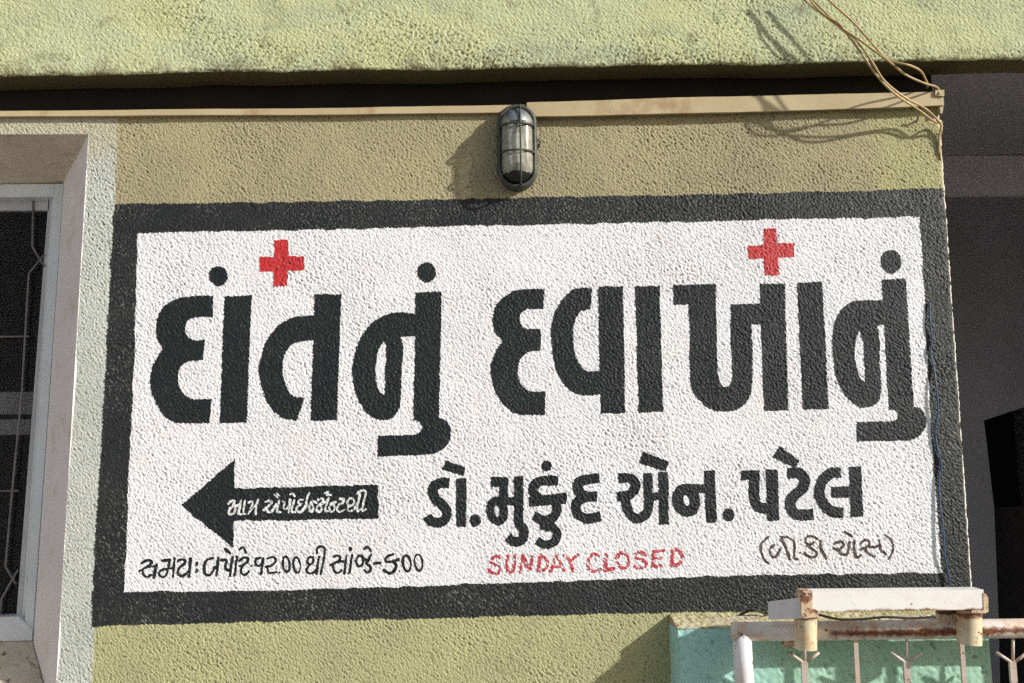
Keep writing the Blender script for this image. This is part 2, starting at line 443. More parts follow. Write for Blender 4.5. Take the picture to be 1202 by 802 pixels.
NAME = [
 ('letter', 'P', [('S', 70, '285,285 230,283 185,300 167,345 190,400 240,440 266,490 255,540 205,563 155,550 130,515')]),
 ('letter_stroke', 'P', [('S', 70, '369,250 369,592')]),
 ('accent_mark', 'P', [('P', '262,125c 398,172c 385,232c 232,188c')]),
 ('dot', 'P', [('E', 467, 548, 40, 43)]),
 ('letter', 'P', [('S', 70, '580,276 700,276'), ('S', 62, '668,245 668,420'), ('R', 622, 482, 47, 72, 58), ('S', 56, '655,413 775,413'),
   ('S', 66, '773,235 775,400 775,560 800,595 812,640 795,685 745,697 697,662')]),
 ('dot', 'P', [('E', 970, 163, 35, 37)]),
 ('letter', 'P', [('S', 68, '1052,268 950,267 895,285 875,330 890,370 940,405'), ('P', '845,385c 1110,350c 1112,430c 847,447c'), ('S', 66, '1030,415 1042,480 1010,530 950,545 880,512'), ('S', 58, '945,545 955,612'),
   ('S', 58, '960,600 1010,595 1048,640 1022,700 960,718 903,688')]),
 ('letter', 'Q', [('S', 68, '382,250 310,255 250,270 226,310 245,350 295,375 365,380'), ('S', 68, '310,378 245,400 215,450 232,505 300,535 392,518')]),
 ('letter', 'Q', [('S', 66, '518,250 600,250 638,290 620,350 570,374 506,378'), ('S', 66, '566,375 575,450 610,515 660,533 715,495 730,430 722,214'), ('S', 68, '830,205 838,576'), ('S', 56, '725,375 835,375')]),
 ('accent_mark', 'Q', [('P', '690,60c 872,135c 850,200c 660,145c')]),
 ('letter', 'Q', [('R', 995, 407, 62, 78, 76), ('S', 66, '985,325 1140,322'), ('S', 76, '1156,195 1175,562')]),
 ('dot', 'R', [('E', 333, 508, 40, 45)]),
 ('letter', 'R', [('S', 68, '420,228 550,228'), ('S', 74, '512,195 514,390 530,440 570,462 625,462'), ('S', 84, '637,187 648,550')]),
 ('letter', 'R', [('S', 76, '745,215 820,213 866,255 852,320 795,375 765,425 788,490 840,512 930,503')]),
 ('accent_mark', 'R', [('P', '690,22c 835,125c 800,180c 642,100c')]),
 ('letter', 'S', [('S', 74, '643,147 570,155 508,215 492,290 520,370 580,425 662,430'), ('S', 78, '575,288 740,285'), ('S', 88, '742,105 755,462')]),
]
DEGREE = [
 ('bracket', 'T', [('S', 22, '145,140 100,180 88,230 105,300 145,345')]),
 ('letter', 'T', [('S', 22, '190,200 160,230 168,280 200,295 225,260 245,225'), ('S', 24, '250,150 290,240 312,310'), ('S', 18, '240,135 300,140 345,170 350,250 350,305 378,310')]),
 ('dot', 'T', [('E', 395, 262, 9, 9)]),
 ('letter', 'T', [('S', 19, '530,152 482,128 445,142 438,180 472,194 502,182'), ('S', 20, '447,202 495,235 528,264 502,296 452,286 432,266'), ('S', 22, '555,170 560,240 600,300')]),
 ('letter', 'T', [('S', 22, '660,190 710,170 735,200 700,235 655,225'), ('S', 22, '700,238 720,270 765,270 782,180'), ('S', 20, '818,170 820,230 835,295 870,282'), ('S', 18, '750,100 800,132')]),
 ('letter', 'T', [('S', 20, '872,182 905,160 936,176 928,206 876,230'), ('S', 20, '902,228 930,264 980,292'), ('S', 18, '940,214 985,216 1016,196'), ('S', 20, '1014,165 1030,240 1068,272')]),
 ('bracket', 'T', [('S', 20, '1065,120 1115,170 1122,240 1090,310')]),
]
HOURS = [
 ('letter', 'U', [('S', 24, '110,208 140,190 178,188 184,210 140,243 90,272'), ('S', 24, '114,262 124,300 150,316 176,305'), ('S', 20, '158,238 222,230'), ('S', 26, '223,220 206,322')]),
 ('letter', 'U', [('S', 24, '268,188 332,182'), ('S', 24, '327,184 316,250 300,302 268,318 246,294 264,262 350,247'), ('S', 26, '366,172 353,315')]),
 ('letter', 'U', [('S', 26, '388,198 412,180 448,188 440,216 406,240 392,280 425,310 482,272'), ('S', 26, '492,172 480,315')]),
 ('colon', 'U', [('S', 26, '541,208 540,222'), ('S', 26, '539,260 538,275')]),
 ('letter', 'U', [('S', 25, '664,170 618,186 598,240 606,292 638,303 668,272 680,240'), ('S', 25, '710,165 694,305'), ('S', 16, '672,262 700,240')]),
 ('letter', 'U', [('S', 26, '735,182 775,188 765,240 788,268 812,245'), ('S', 26, '820,162 800,308'), ('S', 28, '768,98 800,130')]),
 ('letter_stroke', 'U', [('S', 24, '856,160 838,302')]),
 ('letter', 'U', [('S', 24, '876,190 905,165 940,168 940,195 915,216 876,232'), ('S', 24, '908,224 886,258 894,292 925,298 950,270'), ('S', 24, '878,100 905,82 925,128')]),
 ('dot', 'U', [('E', 972, 230, 11, 11)]),
 ('digit', 'U', [('S', 22, '1040,165 1003,180 1008,222 1045,225 1062,170 1055,230 1045,292')]),
 ('digit', 'U', [('S', 24, '1095,172 1140,160 1160,188 1128,225 1082,240'), ('S', 24, '1090,240 1108,285 1162,278')]),
 ('dot', 'U', [('E', 1187, 283, 11, 11)]),
 ('digit', 'V', [('R', 107, 217, 27, 60, 21)]),
 ('digit', 'V', [('R', 190, 222, 27, 60, 21)]),
 ('letter', 'V', [('S', 22, '272,190 285,162 315,165 318,198 290,222 270,195'), ('S', 22, '290,222 265,258 285,288 325,278 352,245'), ('S', 24, '365,158 343,290'), ('S', 22, '348,130 352,92 385,76 410,100 402,180 380,292')]),
 ('letter', 'V', [('S', 24, '480,155 515,150 530,166 515,192 455,222'), ('S', 24, '474,226 482,266 508,285 542,266'), ('S', 20, '510,198 576,190'), ('S', 24, '582,148 564,286')]),
 ('letter_stroke', 'V', [('S', 24, '624,145 602,286')]),
 ('dot', 'V', [('E', 610, 97, 17, 18)]),
 ('letter', 'V', [('S', 24, '672,150 655,190 672,230 700,225 712,180 695,150 672,152'), ('S', 24, '705,170 745,182 775,140'), ('S', 24, '758,180 735,210 765,235 765,272 738,280 720,262'), ('S', 24, '722,95 745,80 772,112')]),
 ('dash', 'V', [('S', 28, '803,207 842,205')]),
 ('digit', 'V', [('S', 26, '948,138 900,158 888,190 925,196 985,180'), ('S', 26, '950,190 970,232 945,278 905,285 872,262')]),
 ('dot', 'V', [('E', 995, 272, 10, 10)]),
 ('digit', 'V', [('R', 1053, 208, 31, 63, 22)]),
 ('digit', 'V', [('R', 1145, 203, 31, 63, 22)]),
]
SUNDAY = [
 ('letter', 'W', [('S', 26, '240,300 200,282 150,310 142,350 200,378 232,415 200,460 130,440 118,412')]),
 ('letter', 'W', [('S', 26, '312,278 300,350 312,430 340,448 372,400 385,275')]),
 ('letter', 'W', [('S', 26, '432,450c 460,270c 530,430c 562,288c')]),
 ('letter', 'W', [('S', 26, '640,275c 615,425c'), ('S', 26, '640,278 700,310 708,380 665,425 615,425')]),
 ('letter', 'W', [('S', 26, '738,442c 800,280c 882,432c'), ('S', 24, '765,390c 850,382c')]),
 ('letter', 'W', [('S', 26, '880,275c 942,330c 1020,268c'), ('S', 26, '945,330c 965,435c')]),
 ('letter', 'X', [('S', 26, '200,275 140,262 92,320 98,400 150,440 212,418')]),
 ('letter', 'X', [('S', 30, '270,270c 260,422c 350,410c')]),
 ('letter', 'X', [('R', 440, 328, 58, 78, 26)]),
 ('letter', 'X', [('S', 26, '682,272 620,240 562,272 590,310 660,335 675,378 610,405 560,385')]),
 ('letter', 'X', [('S', 28, '850,225c 748,235c 742,388c 835,382c'), ('S', 26, '748,305c 822,300c')]),
 ('letter', 'X', [('S', 28, '942,220c 932,382c'), ('S', 28, '940,215 1000,225 1042,290 1010,360 932,382')]),
]
ARROWTEXT = [
 ('letter', 'N', [('S', 34, '160,372 200,338 245,342 228,392 255,440 238,500 195,525 165,495 185,440 240,415 300,395'), ('S', 34, '335,328 318,420 305,515 348,525')]),
 ('letter_stroke', 'N', [('S', 32, '392,335 372,460 378,518 405,520')]),
 ('letter', 'N', [('S', 32, '442,362 490,342 500,385 465,440'), ('S', 30, '435,522 490,450 545,390'), ('S', 34, '575,320 550,420 545,522')]),
 ('letter', 'N', [('S', 32, '683,350 735,332 762,362 720,410 655,465'), ('S', 32, '700,440 712,485 765,488 810,420 850,380'), ('S', 32, '875,330 850,430 845,490 895,490'), ('S', 28, '805,248 850,290'), ('S', 26, '835,232 880,268')]),
 ('letter', 'N', [('S', 32, '920,345 948,355 935,430 970,452 1010,400 1030,320 1005,500'), ('S', 32, '1088,320 1050,440 1055,492 1110,485'), ('S', 28, '1030,242 1062,232 1095,272')]),
 ('letter', 'O', [('S', 32, '132,378 80,382 62,430 105,442 45,482 45,538 95,550 135,510'), ('S', 34, '212,295 180,380 168,470 120,535')]),
 ('letter', 'O', [('S', 30, '318,420 250,408 215,470 222,540 258,540 272,480 242,425')]),
 ('letter', 'O', [('S', 32, '342,380 400,362 418,392 375,440 325,480 332,540 370,548 392,500 365,455'), ('S', 28, '380,445 440,410 485,370'), ('S', 32, '492,362 452,470 442,540 485,540'), ('S', 24, '430,290 485,265 462,312 522,312')]),
 ('letter', 'O', [('S', 30, '588,412 530,430 500,490 512,542 550,545 575,485 555,440')]),
 ('letter', 'O', [('S', 32, '648,368 698,370 700,412 635,450 605,505 640,550 712,522')]),
 ('letter', 'O', [('S', 30, '765,375 815,358 850,395 830,450 785,465 752,430 765,375'), ('S', 30, '785,465 752,510 792,545 850,505 885,430'), ('S', 32, '928,300 900,440 892,535 945,510'), ('S', 28, '885,300 930,258 990,250 1012,290 985,400 960,535 1015,512')]),
]
# ------------------------------------------------------------------ materials of the place
def lin2(p, q):
    """x = a + b z through two photograph points on the wall"""
    A, B = at(*p), at(*q); b = (B.x - A.x) / (B.z - A.z); return A.x - b * A.z, b
def wall_material():
    M = Mat('rough_render_paint', 0.85, 0.25)
    X, Y, Z = M.xyz()[0], M.xyz()[1], M.xyz()[2]
    tan = M.mix(M.noise(3.5, 6, 0.6, lo=0.35, hi=0.7), (0.375, 0.335, 0.20, 1), (0.31, 0.28, 0.175, 1))
    green = M.mix(M.noise(7, 6, 0.6, lo=0.3, hi=0.7, off=5), (0.38, 0.40, 0.20, 1), (0.41, 0.37, 0.19, 1))
    lime = M.mix(M.noise(5, 6, 0.6, lo=0.3, hi=0.7, off=2), (0.42, 0.42, 0.22, 1), (0.37, 0.365, 0.20, 1))
    xg = at(1028, 190).x
    g = M.ramp(M.math('ADD', X, M.math('MULTIPLY', M.noise(12, 5, 0.6, lo=0.2, hi=0.8, off=4), 0.06)), xg + 0.0, xg + 0.07)
    k = M.mix(M.math('MULTIPLY', g, 0.85), tan, green)
    zs = at(601, 480).z
    k = M.mix(M.math('LESS_THAN', Z, zs), k, lime)
    # thin run-off streaks
    st = M.noise(3.0, 6, 0.7, stretch=(14, 1, 1.2), lo=0.6, hi=0.75, off=1)
    k = M.mix(M.math('MULTIPLY', st, 0.25), k, (0.22, 0.20, 0.13, 1))
    # the grey-green strip round the window
    a, b = lin2((138.5, 142), (108.0, 790))
    e = M.math('SUBTRACT', X, M.math('ADD', M.math('MULTIPLY', Z, b), a))
    e = M.math('ADD', e, M.math('MULTIPLY', M.math('SUBTRACT', M.noise(60, 3, 0.6, lo=0.2, hi=0.8), 0.5), 0.005))
    zl = at(50, 158).z
    grey = M.mix(M.noise(6, 5, 0.6, lo=0.3, hi=0.7, off=7), (0.50, 0.53, 0.49, 1), (0.43, 0.46, 0.42, 1))
    up = M.ramp(M.math('ADD', Z, M.math('MULTIPLY', M.noise(18, 4, 0.6, lo=0.2, hi=0.8, off=8), 0.12)), zl - 0.10, zl + 0.06)
    grey = M.mix(M.math('MULTIPLY', up, 0.7), grey, (0.42, 0.38, 0.25, 1))
    k = M.mix(M.ramp(e, 0.003, -0.003), k, grey)
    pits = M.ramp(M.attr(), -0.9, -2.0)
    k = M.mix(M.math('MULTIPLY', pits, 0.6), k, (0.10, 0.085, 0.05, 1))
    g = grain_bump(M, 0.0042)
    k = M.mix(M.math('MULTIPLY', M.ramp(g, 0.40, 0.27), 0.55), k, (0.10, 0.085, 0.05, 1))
    M.color(k)
    return M.m
def fascia_material():
    M = Mat('green_rough_render', 0.85, 0.25)
    k = M.mix(M.noise(3, 6, 0.65, lo=0.3, hi=0.7), (0.49, 0.52, 0.27, 1), (0.455, 0.495, 0.31, 1))
    k = M.mix(M.math('MULTIPLY', M.noise(5, 5, 0.6, lo=0.45, hi=0.8, off=3), 0.5), k, (0.48, 0.49, 0.24, 1))
    k = M.mix(M.math('MULTIPLY', M.noise(2.2, 6, 0.7, stretch=(1, 1, 3), lo=0.48, hi=0.68, off=6), 0.65), k, (0.29, 0.34, 0.25, 1))
    k = M.mix(M.math('MULTIPLY', M.noise(14, 6, 0.7, lo=0.55, hi=0.70, off=12), 0.55), k, (0.17, 0.17, 0.11, 1))
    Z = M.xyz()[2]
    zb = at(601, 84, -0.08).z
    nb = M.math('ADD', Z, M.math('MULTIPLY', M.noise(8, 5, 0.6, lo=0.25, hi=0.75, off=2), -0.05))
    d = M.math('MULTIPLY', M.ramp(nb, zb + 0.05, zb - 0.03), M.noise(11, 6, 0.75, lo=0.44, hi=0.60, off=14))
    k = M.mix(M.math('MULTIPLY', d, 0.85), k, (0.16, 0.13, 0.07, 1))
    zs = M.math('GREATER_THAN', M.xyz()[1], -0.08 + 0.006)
    p = M.ramp(M.attr(), -0.9, -2.2)
    k = M.mix(M.math('MULTIPLY', p, 0.6), k, (0.08, 0.07, 0.035, 1))
    g = grain_bump(M, 0.0042, 150)
    k = M.mix(M.math('MULTIPLY', M.ramp(g, 0.40, 0.27), 0.5), k, (0.10, 0.09, 0.045, 1))
    k = M.mix(zs, k, (0.085, 0.07, 0.03, 1))  # underside gets a darker colour for its shade and grime
    M.color(k)
    return M.m
def plaster(name, c, c2, stain=None, scale=4, bump=0.0012, rough=0.8, amt=0.6, lo=0.5, hi=0.7):
    M = Mat(name, rough, 0.25)
    k = M.mix(M.noise(scale, 6, 0.6, lo=0.3, hi=0.7), c, c2)
    if stain: k = M.mix(M.math('MULTIPLY', M.noise(scale * 2.3, 6, 0.7, lo=lo, hi=hi, off=6), amt), k, stain)
    M.color(k).bump(90, bump, 0.6, 6)
    return M.m
MT = dict(
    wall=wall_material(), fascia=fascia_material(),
    white=paint('white_sign_paint', (0.745, 0.765, 0.80, 1), (0.735, 0.725, 0.745, 1), (0.64, 0.60, 0.55, 1), (0.18, 0.165, 0.155, 1), 0.2, 0.6, 0.6, 0.3, 3.0, drip=0.3).m,
    dark=paint('black_sign_paint', (0.010, 0.015, 0.018, 1), (0.015, 0.019, 0.021, 1), (0.10, 0.105, 0.10, 1), (0.004, 0.004, 0.004, 1), 0.4, 0.7, 0.45, 0.22, 6.0).m,
    border=paint('black_border_paint', (0.013, 0.017, 0.019, 1), (0.024, 0.027, 0.026, 1), (0.17, 0.165, 0.15, 1), (0.004, 0.004, 0.004, 1), 1.0, 0.7, 0.45, 0.25, 5.0).m,
    red=paint('red_cross_paint', (0.50, 0.016, 0.022, 1), (0.44, 0.025, 0.028, 1), (0.56, 0.14, 0.13, 1), (0.16, 0.01, 0.01, 1), 0.6, 0.6, 0.5, 0.4).m,
    crimson=paint('crimson_letter_paint', (0.42, 0.022, 0.04, 1), (0.48, 0.06, 0.075, 1), (0.58, 0.22, 0.22, 1), (0.10, 0.01, 0.015, 1), 0.7, 0.6, 0.6, 0.3, 60).m,
    brown=paint('thin_brown_paint', (0.050, 0.034, 0.032, 1), (0.10, 0.07, 0.07, 1), (0.28, 0.22, 0.20, 1), (0.02, 0.015, 0.015, 1), 0.6, 0.5, 0.6, 0.3, 60).m,
    textwhite=paint('white_letter_paint', (0.72, 0.73, 0.73, 1), (0.60, 0.63, 0.64, 1), (0.45, 0.45, 0.45, 1), (0.2, 0.2, 0.2, 1), 0.3, 0.5, 0.55, 0.3, 40).m,
    reveal=plaster('smooth_reveal_plaster', (0.72, 0.685, 0.66, 1), (0.67, 0.65, 0.645, 1), (0.48, 0.37, 0.24, 1), 3.5, 0.0008, 0.7, 0.6, 0.5, 0.75),
    head=plaster('stained_head_plaster', (0.62, 0.56, 0.45, 1), (0.54, 0.48, 0.37, 1), (0.32, 0.28, 0.18, 1), 5, 0.0012, 0.8, 0.6, 0.5, 0.7),
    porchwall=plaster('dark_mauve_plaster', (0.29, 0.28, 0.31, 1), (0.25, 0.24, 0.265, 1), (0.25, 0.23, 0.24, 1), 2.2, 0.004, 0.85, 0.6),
    sill=plaster('stained_sill_plaster', (0.52, 0.48, 0.40, 1), (0.45, 0.40, 0.30, 1), (0.10, 0.06, 0.03, 1), 9, 0.004, 0.85, 0.85, 0.52, 0.62),
    edge=plaster('chipped_white_edge', (0.75, 0.72, 0.66, 1), (0.66, 0.62, 0.54, 1), (0.30, 0.27, 0.2, 1), 30, 0.002, 0.8, 0.6),
    gap_shade=plaster('shaded_gap_plaster', (0.010, 0.008, 0.006, 1), (0.016, 0.012, 0.009, 1), None, 6),  # near-black colour carries the gap's shade as well as dirt
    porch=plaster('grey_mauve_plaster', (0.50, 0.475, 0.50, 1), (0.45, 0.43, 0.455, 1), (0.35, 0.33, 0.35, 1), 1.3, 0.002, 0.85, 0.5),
    porchband=plaster('pale_mauve_plaster', (0.76, 0.72, 0.74, 1), (0.68, 0.64, 0.66, 1), None, 1.8),
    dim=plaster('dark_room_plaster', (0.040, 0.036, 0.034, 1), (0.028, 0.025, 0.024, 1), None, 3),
    street=plaster('dusty_ground', (0.20, 0.18, 0.155, 1), (0.17, 0.155, 0.135, 1), (0.12, 0.11, 0.10, 1), 1.5, 0.01, 0.95),
)
def teal_material():
    M = Mat('turquoise_wall_paint', 0.6, 0.35)
    X = M.xyz()[0]
    k = M.mix(M.noise(6, 5, 0.6, lo=0.3, hi=0.7), (0.40, 0.67, 0.62, 1), (0.34, 0.61, 0.55, 1))
    g = M.mix(M.noise(8, 5, 0.6, lo=0.3, hi=0.7, off=3), (0.29, 0.50, 0.37, 1), (0.36, 0.57, 0.43, 1))
    xm = at(895, 770, -0.075).x
    k = M.mix(M.ramp(M.math('ADD', X, M.math('MULTIPLY', M.noise(14, 5, 0.6, lo=0.2, hi=0.8), 0.06)), xm - 0.02, xm + 0.12), k, g)
    k = M.mix(M.math('MULTIPLY', M.noise(30, 5, 0.7, lo=0.6, hi=0.72, off=8), 0.6), k, (0.10, 0.20, 0.15, 1))
    p = M.ramp(M.attr(), -1.1, -2.6)
    k = M.mix(M.math('MULTIPLY', p, 0.5), k, (0.05, 0.12, 0.09, 1))
    M.color(k).bump(300, 0.0008, 0.5, 4)
    return M.m
def ledge_material():
    M = Mat('ledge_render', 0.9, 0.2)
    k = M.mix(M.noise(14, 5, 0.65, lo=0.35, hi=0.65), (0.46, 0.42, 0.22, 1), (0.50, 0.44, 0.33, 1))
    k = M.mix(M.math('MULTIPLY', M.noise(40, 5, 0.7, lo=0.5, hi=0.65, off=4), 0.5), k, (0.20, 0.12, 0.06, 1))
    M.color(k).bump(300, 0.001, 0.6, 4)
    return M.m
def metal_paint(name, c, c2, rustamt, rust_z=None, halo_amt=0.6):
    """old gloss paint with rust; rust_z = (z, reach): a streak that collects along that height"""
    M = Mat(name, 0.42, 0.5)
    k = M.mix(M.noise(12, 5, 0.6, lo=0.3, hi=0.7), c, c2)
    r = M.noise(38, 6, 0.72, lo=0.60 - rustamt, hi=0.68 - rustamt * 0.7, off=5)
    if rust_z:
        Z = M.xyz()[2]
        dz = M.math('ABSOLUTE', M.math('SUBTRACT', Z, rust_z[0]))
        dz = M.math('ADD', dz, M.math('MULTIPLY', M.noise(25, 5, 0.7, lo=0.2, hi=0.8, off=15), rust_z[1] * 0.9))
        band = M.ramp(dz, rust_z[1] * 1.2, rust_z[1] * 0.55)
        xr = rust_z[2] if len(rust_z) > 2 else -9
        band = M.math('MULTIPLY', band, M.ramp(M.xyz()[0], xr, xr + 0.03))
        r = M.math('MAXIMUM', r, band)
    rust = M.mix(M.noise(90, 4, 0.7, lo=0.3, hi=0.7), (0.30, 0.095, 0.03, 1), (0.06, 0.024, 0.016, 1))
    halo = M.mix(M.math('MULTIPLY', M.noise(16, 5, 0.65, lo=0.47, hi=0.70, off=5), halo_amt), k, (0.50, 0.25, 0.09, 1))
    k = M.mix(r, halo, rust)
    M.color(k).bump(250, 0.0008, 0.4, 4)
    rr = M.math('ADD', M.math('MULTIPLY', r, 0.4), 0.42); M.nt.links.new(rr, M.b.inputs['Roughness'])
    return M.m
zr = at(1000, 741, -0.155).z
MT.update(
    teal=teal_material(), ledge=ledge_material(),
    gate=metal_paint('white_gate_paint', (0.76, 0.75, 0.77, 1), (0.68, 0.67, 0.68, 1), 0.0, None, 0.25),
    rail=metal_paint('rusty_white_rail_paint', (0.72, 0.68, 0.64, 1), (0.62, 0.56, 0.48, 1), 0.0, (at(1000, 743, -0.175).z, 0.020, at(962, 741, -0.14).x)),
    bar=metal_paint('white_bracket_paint', (0.80, 0.79, 0.76, 1), (0.76, 0.74, 0.71, 1), -0.02, (at(1050, 718.5, -0.235).z, 0.013), 0.15),
    rust=metal_paint('rusted_cap_paint', (0.70, 0.60, 0.45, 1), (0.55, 0.40, 0.25, 1), 0.14),
    sleeve=metal_paint('cream_sleeve_paint', (0.66, 0.60, 0.42, 1), (0.54, 0.46, 0.30, 1), 0.05, (at(1040, 722, -0.2).z, 0.014)),
    bars=metal_paint('dull_bar_paint', (0.52, 0.46, 0.42, 1), (0.42, 0.36, 0.31, 1), 0.02),
)
def simple(name, c, c2, rough=0.5, spec=0.5, metal=0.0, scale=20, bump=0.0004):
    M = Mat(name, rough, spec, metal)
    M.color(M.mix(M.noise(scale, 5, 0.6, lo=0.3, hi=0.7), c, c2)).bump(200, bump, 0.5, 4)
    return M.m
MT.update(
    trunk=plaster('yellowed_plastic', (0.50, 0.42, 0.26, 1), (0.42, 0.34, 0.20, 1), (0.30, 0.19, 0.09, 1), 4, 0.0003, 0.5, 0.7, 0.5, 0.72),
    cable=simple('cream_cable', (0.50, 0.38, 0.19, 1), (0.33, 0.23, 0.10, 1), 0.5, 0.4, scale=14),
    blue=simple('blue_wire', (0.03, 0.09, 0.20, 1), (0.03, 0.05, 0.09, 1), 0.45, 0.4),
    frame=simple('pale_blue_frame_paint', (0.64, 0.69, 0.71, 1), (0.55, 0.60, 0.62, 1), 0.45, 0.4, scale=8),
    sash=simple('grey_sash_paint', (0.48, 0.49, 0.50, 1), (0.38, 0.39, 0.40, 1), 0.45, 0.4, scale=8),
    grille=simple('dusty_grille_steel', (0.20, 0.19, 0.18, 1), (0.14, 0.13, 0.125, 1), 0.6, 0.4),
    cage=simple('dark_green_cast_metal', (0.040, 0.048, 0.040, 1), (0.08, 0.085, 0.07, 1), 0.55, 0.4, 0.2),
    cap=simple('brushed_lamp_cap', (0.30, 0.33, 0.35, 1), (0.19, 0.21, 0.22, 1), 0.42, 0.5, 0.6, scale=60),
    black=simple('black_rubber', (0.012, 0.012, 0.012, 1), (0.02, 0.02, 0.018, 1), 0.6, 0.3),
    bulb=simple('milky_bulb', (0.70, 0.68, 0.60, 1), (0.62, 0.60, 0.52, 1), 0.25, 0.5),
)
def glass(name, col, rough, trans=0.95):
    M = Mat(name, rough, 0.5); M.color(col)
    M.b.inputs['Transmission Weight'].default_value = trans
    M.b.inputs['IOR'].default_value = 1.35
    return M.m
M = Mat('dusty_lamp_glass', 0.18, 0.6); M.color(M.mix(M.noise(70, 4, 0.6), (0.50, 0.48, 0.41, 1), (0.36, 0.35, 0.30, 1))); M.b.inputs['Alpha'].default_value = 0.62
MT['lampglass'] = M.m
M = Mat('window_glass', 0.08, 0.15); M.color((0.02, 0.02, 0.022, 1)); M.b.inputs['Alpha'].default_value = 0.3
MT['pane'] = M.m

# ------------------------------------------------------------------ generic rough sheets
def rough_quad(name, c00, c10, c11, c01, cell, amp, mat, parent, seed, k=1.0, kind=None, broadamp=0.0, edge_drop=0.0, label=None):
    """bilinear sheet with modelled grain; order: bottom-left, bottom-right, top-right, top-left seen from outside"""
    c00, c10, c11, c01 = map(lambda v: np.array(v), (c00, c10, c11, c01))
    nu = max(2, int(np.linalg.norm(c10 - c00) / cell)); nv = max(2, int(np.linalg.norm(c01 - c00) / cell))
    u = np.linspace(0, 1, nu)[None, :, None]; v = np.linspace(0, 1, nv)[:, None, None]
    P = (c00 * (1 - u) + c10 * u) * (1 - v) + (c01 * (1 - u) + c11 * u) * v
    n = np.cross(c10 - c00, c01 - c00); n = n / np.linalg.norm(n)
    R = relief_field((nv, nu), seed, k) if min(nu, nv) > 8 else np.zeros((nv, nu))
    h = R * amp
    if broadamp: h = h + band_noise((nv, nu), 18, 12, 0.2, seed + 9) * broadamp
    P = P + n * h[..., None]
    idx = np.arange(nu * nv).reshape(nv, nu)
    Q = np.stack([idx[:-1, :-1].ravel(), idx[:-1, 1:].ravel(), idx[1:, 1:].ravel(), idx[1:, :-1].ravel()], 1)
    return link(name, np_mesh(name, P.reshape(-1, 3), Q, True, R.ravel()), mat, parent, kind, label)
def flat_quad(name, pts, mat, parent=None, kind=None, back=0.01):
    """thin solid slab from a quad, thickened away from the viewer side"""
    bm = bmesh.new(); P = [Vector(p) for p in pts]
    n = (P[1] - P[0]).cross(P[3] - P[0]).normalized()
    add_prism(bm, P, [p - n * back for p in P])
    return link(name, bm_mesh(name, bm), mat, parent, kind)

# ================================================================== GROUND
GZ0 = 0.0
bm = bmesh.new()
vs = [bm.verts.new(p) for p in ((-300, -300, GZ0), (300, -300, GZ0), (300, 300, GZ0), (-300, 300, GZ0))]
bm.faces.new(vs); link('ground', bm_mesh('ground', bm), MT['street'], kind='structure')

# ================================================================== THE HOUSE WALL
house = thing('house_wall', 'rough rendered house wall with the painted sign, tan above the sign and yellow-green below it', 'wall', (0, 0, 0))
SIGN_OUT = [(134, 240), (400, 236.5), (600, 232.5), (800, 229), (960, 225.5), (1180, 219), (1190, 712), (1000, 716.5), (820, 718.5), (700, 721), (500, 726), (320, 729.5), (150, 733.5), (107, 737), (112, 640), (120, 500), (127, 370)]
SIGN_IN = [(162, 274), (300, 271), (600, 264.5), (850, 259.5), (1079, 255), (1083, 310), (1088, 410), (1095, 530), (1106, 672), (1000, 674), (880, 675), (820, 677), (700, 681), (560, 685), (500, 688), (320, 693), (146, 695), (150, 600), (156, 450)]
WALL_TOP = [(-60, 134.5), (300, 133.5), (618, 130.5), (860, 122), (1104, 113), (1200, 110)]
WIN = [(-90, 158.5), (60, 158), (104, 157.5), (85, 480), (66, 802), (62, 870), (-90, 870)]
region = WALL_TOP + [(1300, 900), (-90, 900)]
corner_clip = lambda S: (GX[S] - CX[S]) * 400
def f_wall(U, V, S):
    F = sd_poly(U, V, region)
    F = np.maximum(F, -sd_poly(U, V, WIN))
    F = np.maximum(F, -(sd_poly(U, V, SIGN_OUT) + 6))
    return np.maximum(F, corner_clip(S))
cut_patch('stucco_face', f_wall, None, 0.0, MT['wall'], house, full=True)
# return face round the corner, white plaster bead added as its sunlit line
za, zb_ = at(1104, 118).z, at(1144, 835).z
def corner_pt(z, y, dx=0.0): return Vector((corner_x(z) + dx, y, z))
rough_quad('side_face', corner_pt(zb_, RAD - 0.001, -0.0006), corner_pt(zb_, 0.30, -0.0006), corner_pt(za, 0.30, -0.0006), corner_pt(za, RAD - 0.001, -0.0006), 0.006, 0.0006, MT['edge'], house, 51)
bm = bmesh.new()
rr = random.Random(3)
path = []
N = 220
for i in range(N + 1):
    z = za + (zb_ - za) * i / N
    path.append(corner_pt(z, RAD * 0.55 + rr.uniform(-0.0012, 0.0012), -0.0035 + rr.uniform(-0.0015, 0.0015)))
add_tube(bm, path, 0.0042, 7)
link('sunlit_edge_bead', bm_mesh('sunlit_edge_bead', bm, True), MT['edge'], house)
# the rest of the wall outside the picture
xl = X0
def slab(name, x0, x1, y0, y1, z0, z1, mat, parent, kind=None):
    bm = bmesh.new(); add_box(bm, ((x0 + x1) / 2, (y0 + y1) / 2, (z0 + z1) / 2), (x1 - x0, y1 - y0, z1 - z0))
    return link(name, bm_mesh(name, bm), mat, parent, kind)
slab('lower_wall', at(66, 835).x, corner_x(zb_) - 0.002, 0.003, 0.3, GZ0, Z0 + 0.004, MT['wall'], house)
ztop = at(0, 134.5).z
slab('lintel_wall', -3.0, X0 + 0.002, 0.002, 0.3, at(0, 158).z, ztop, MT['wall'], house)
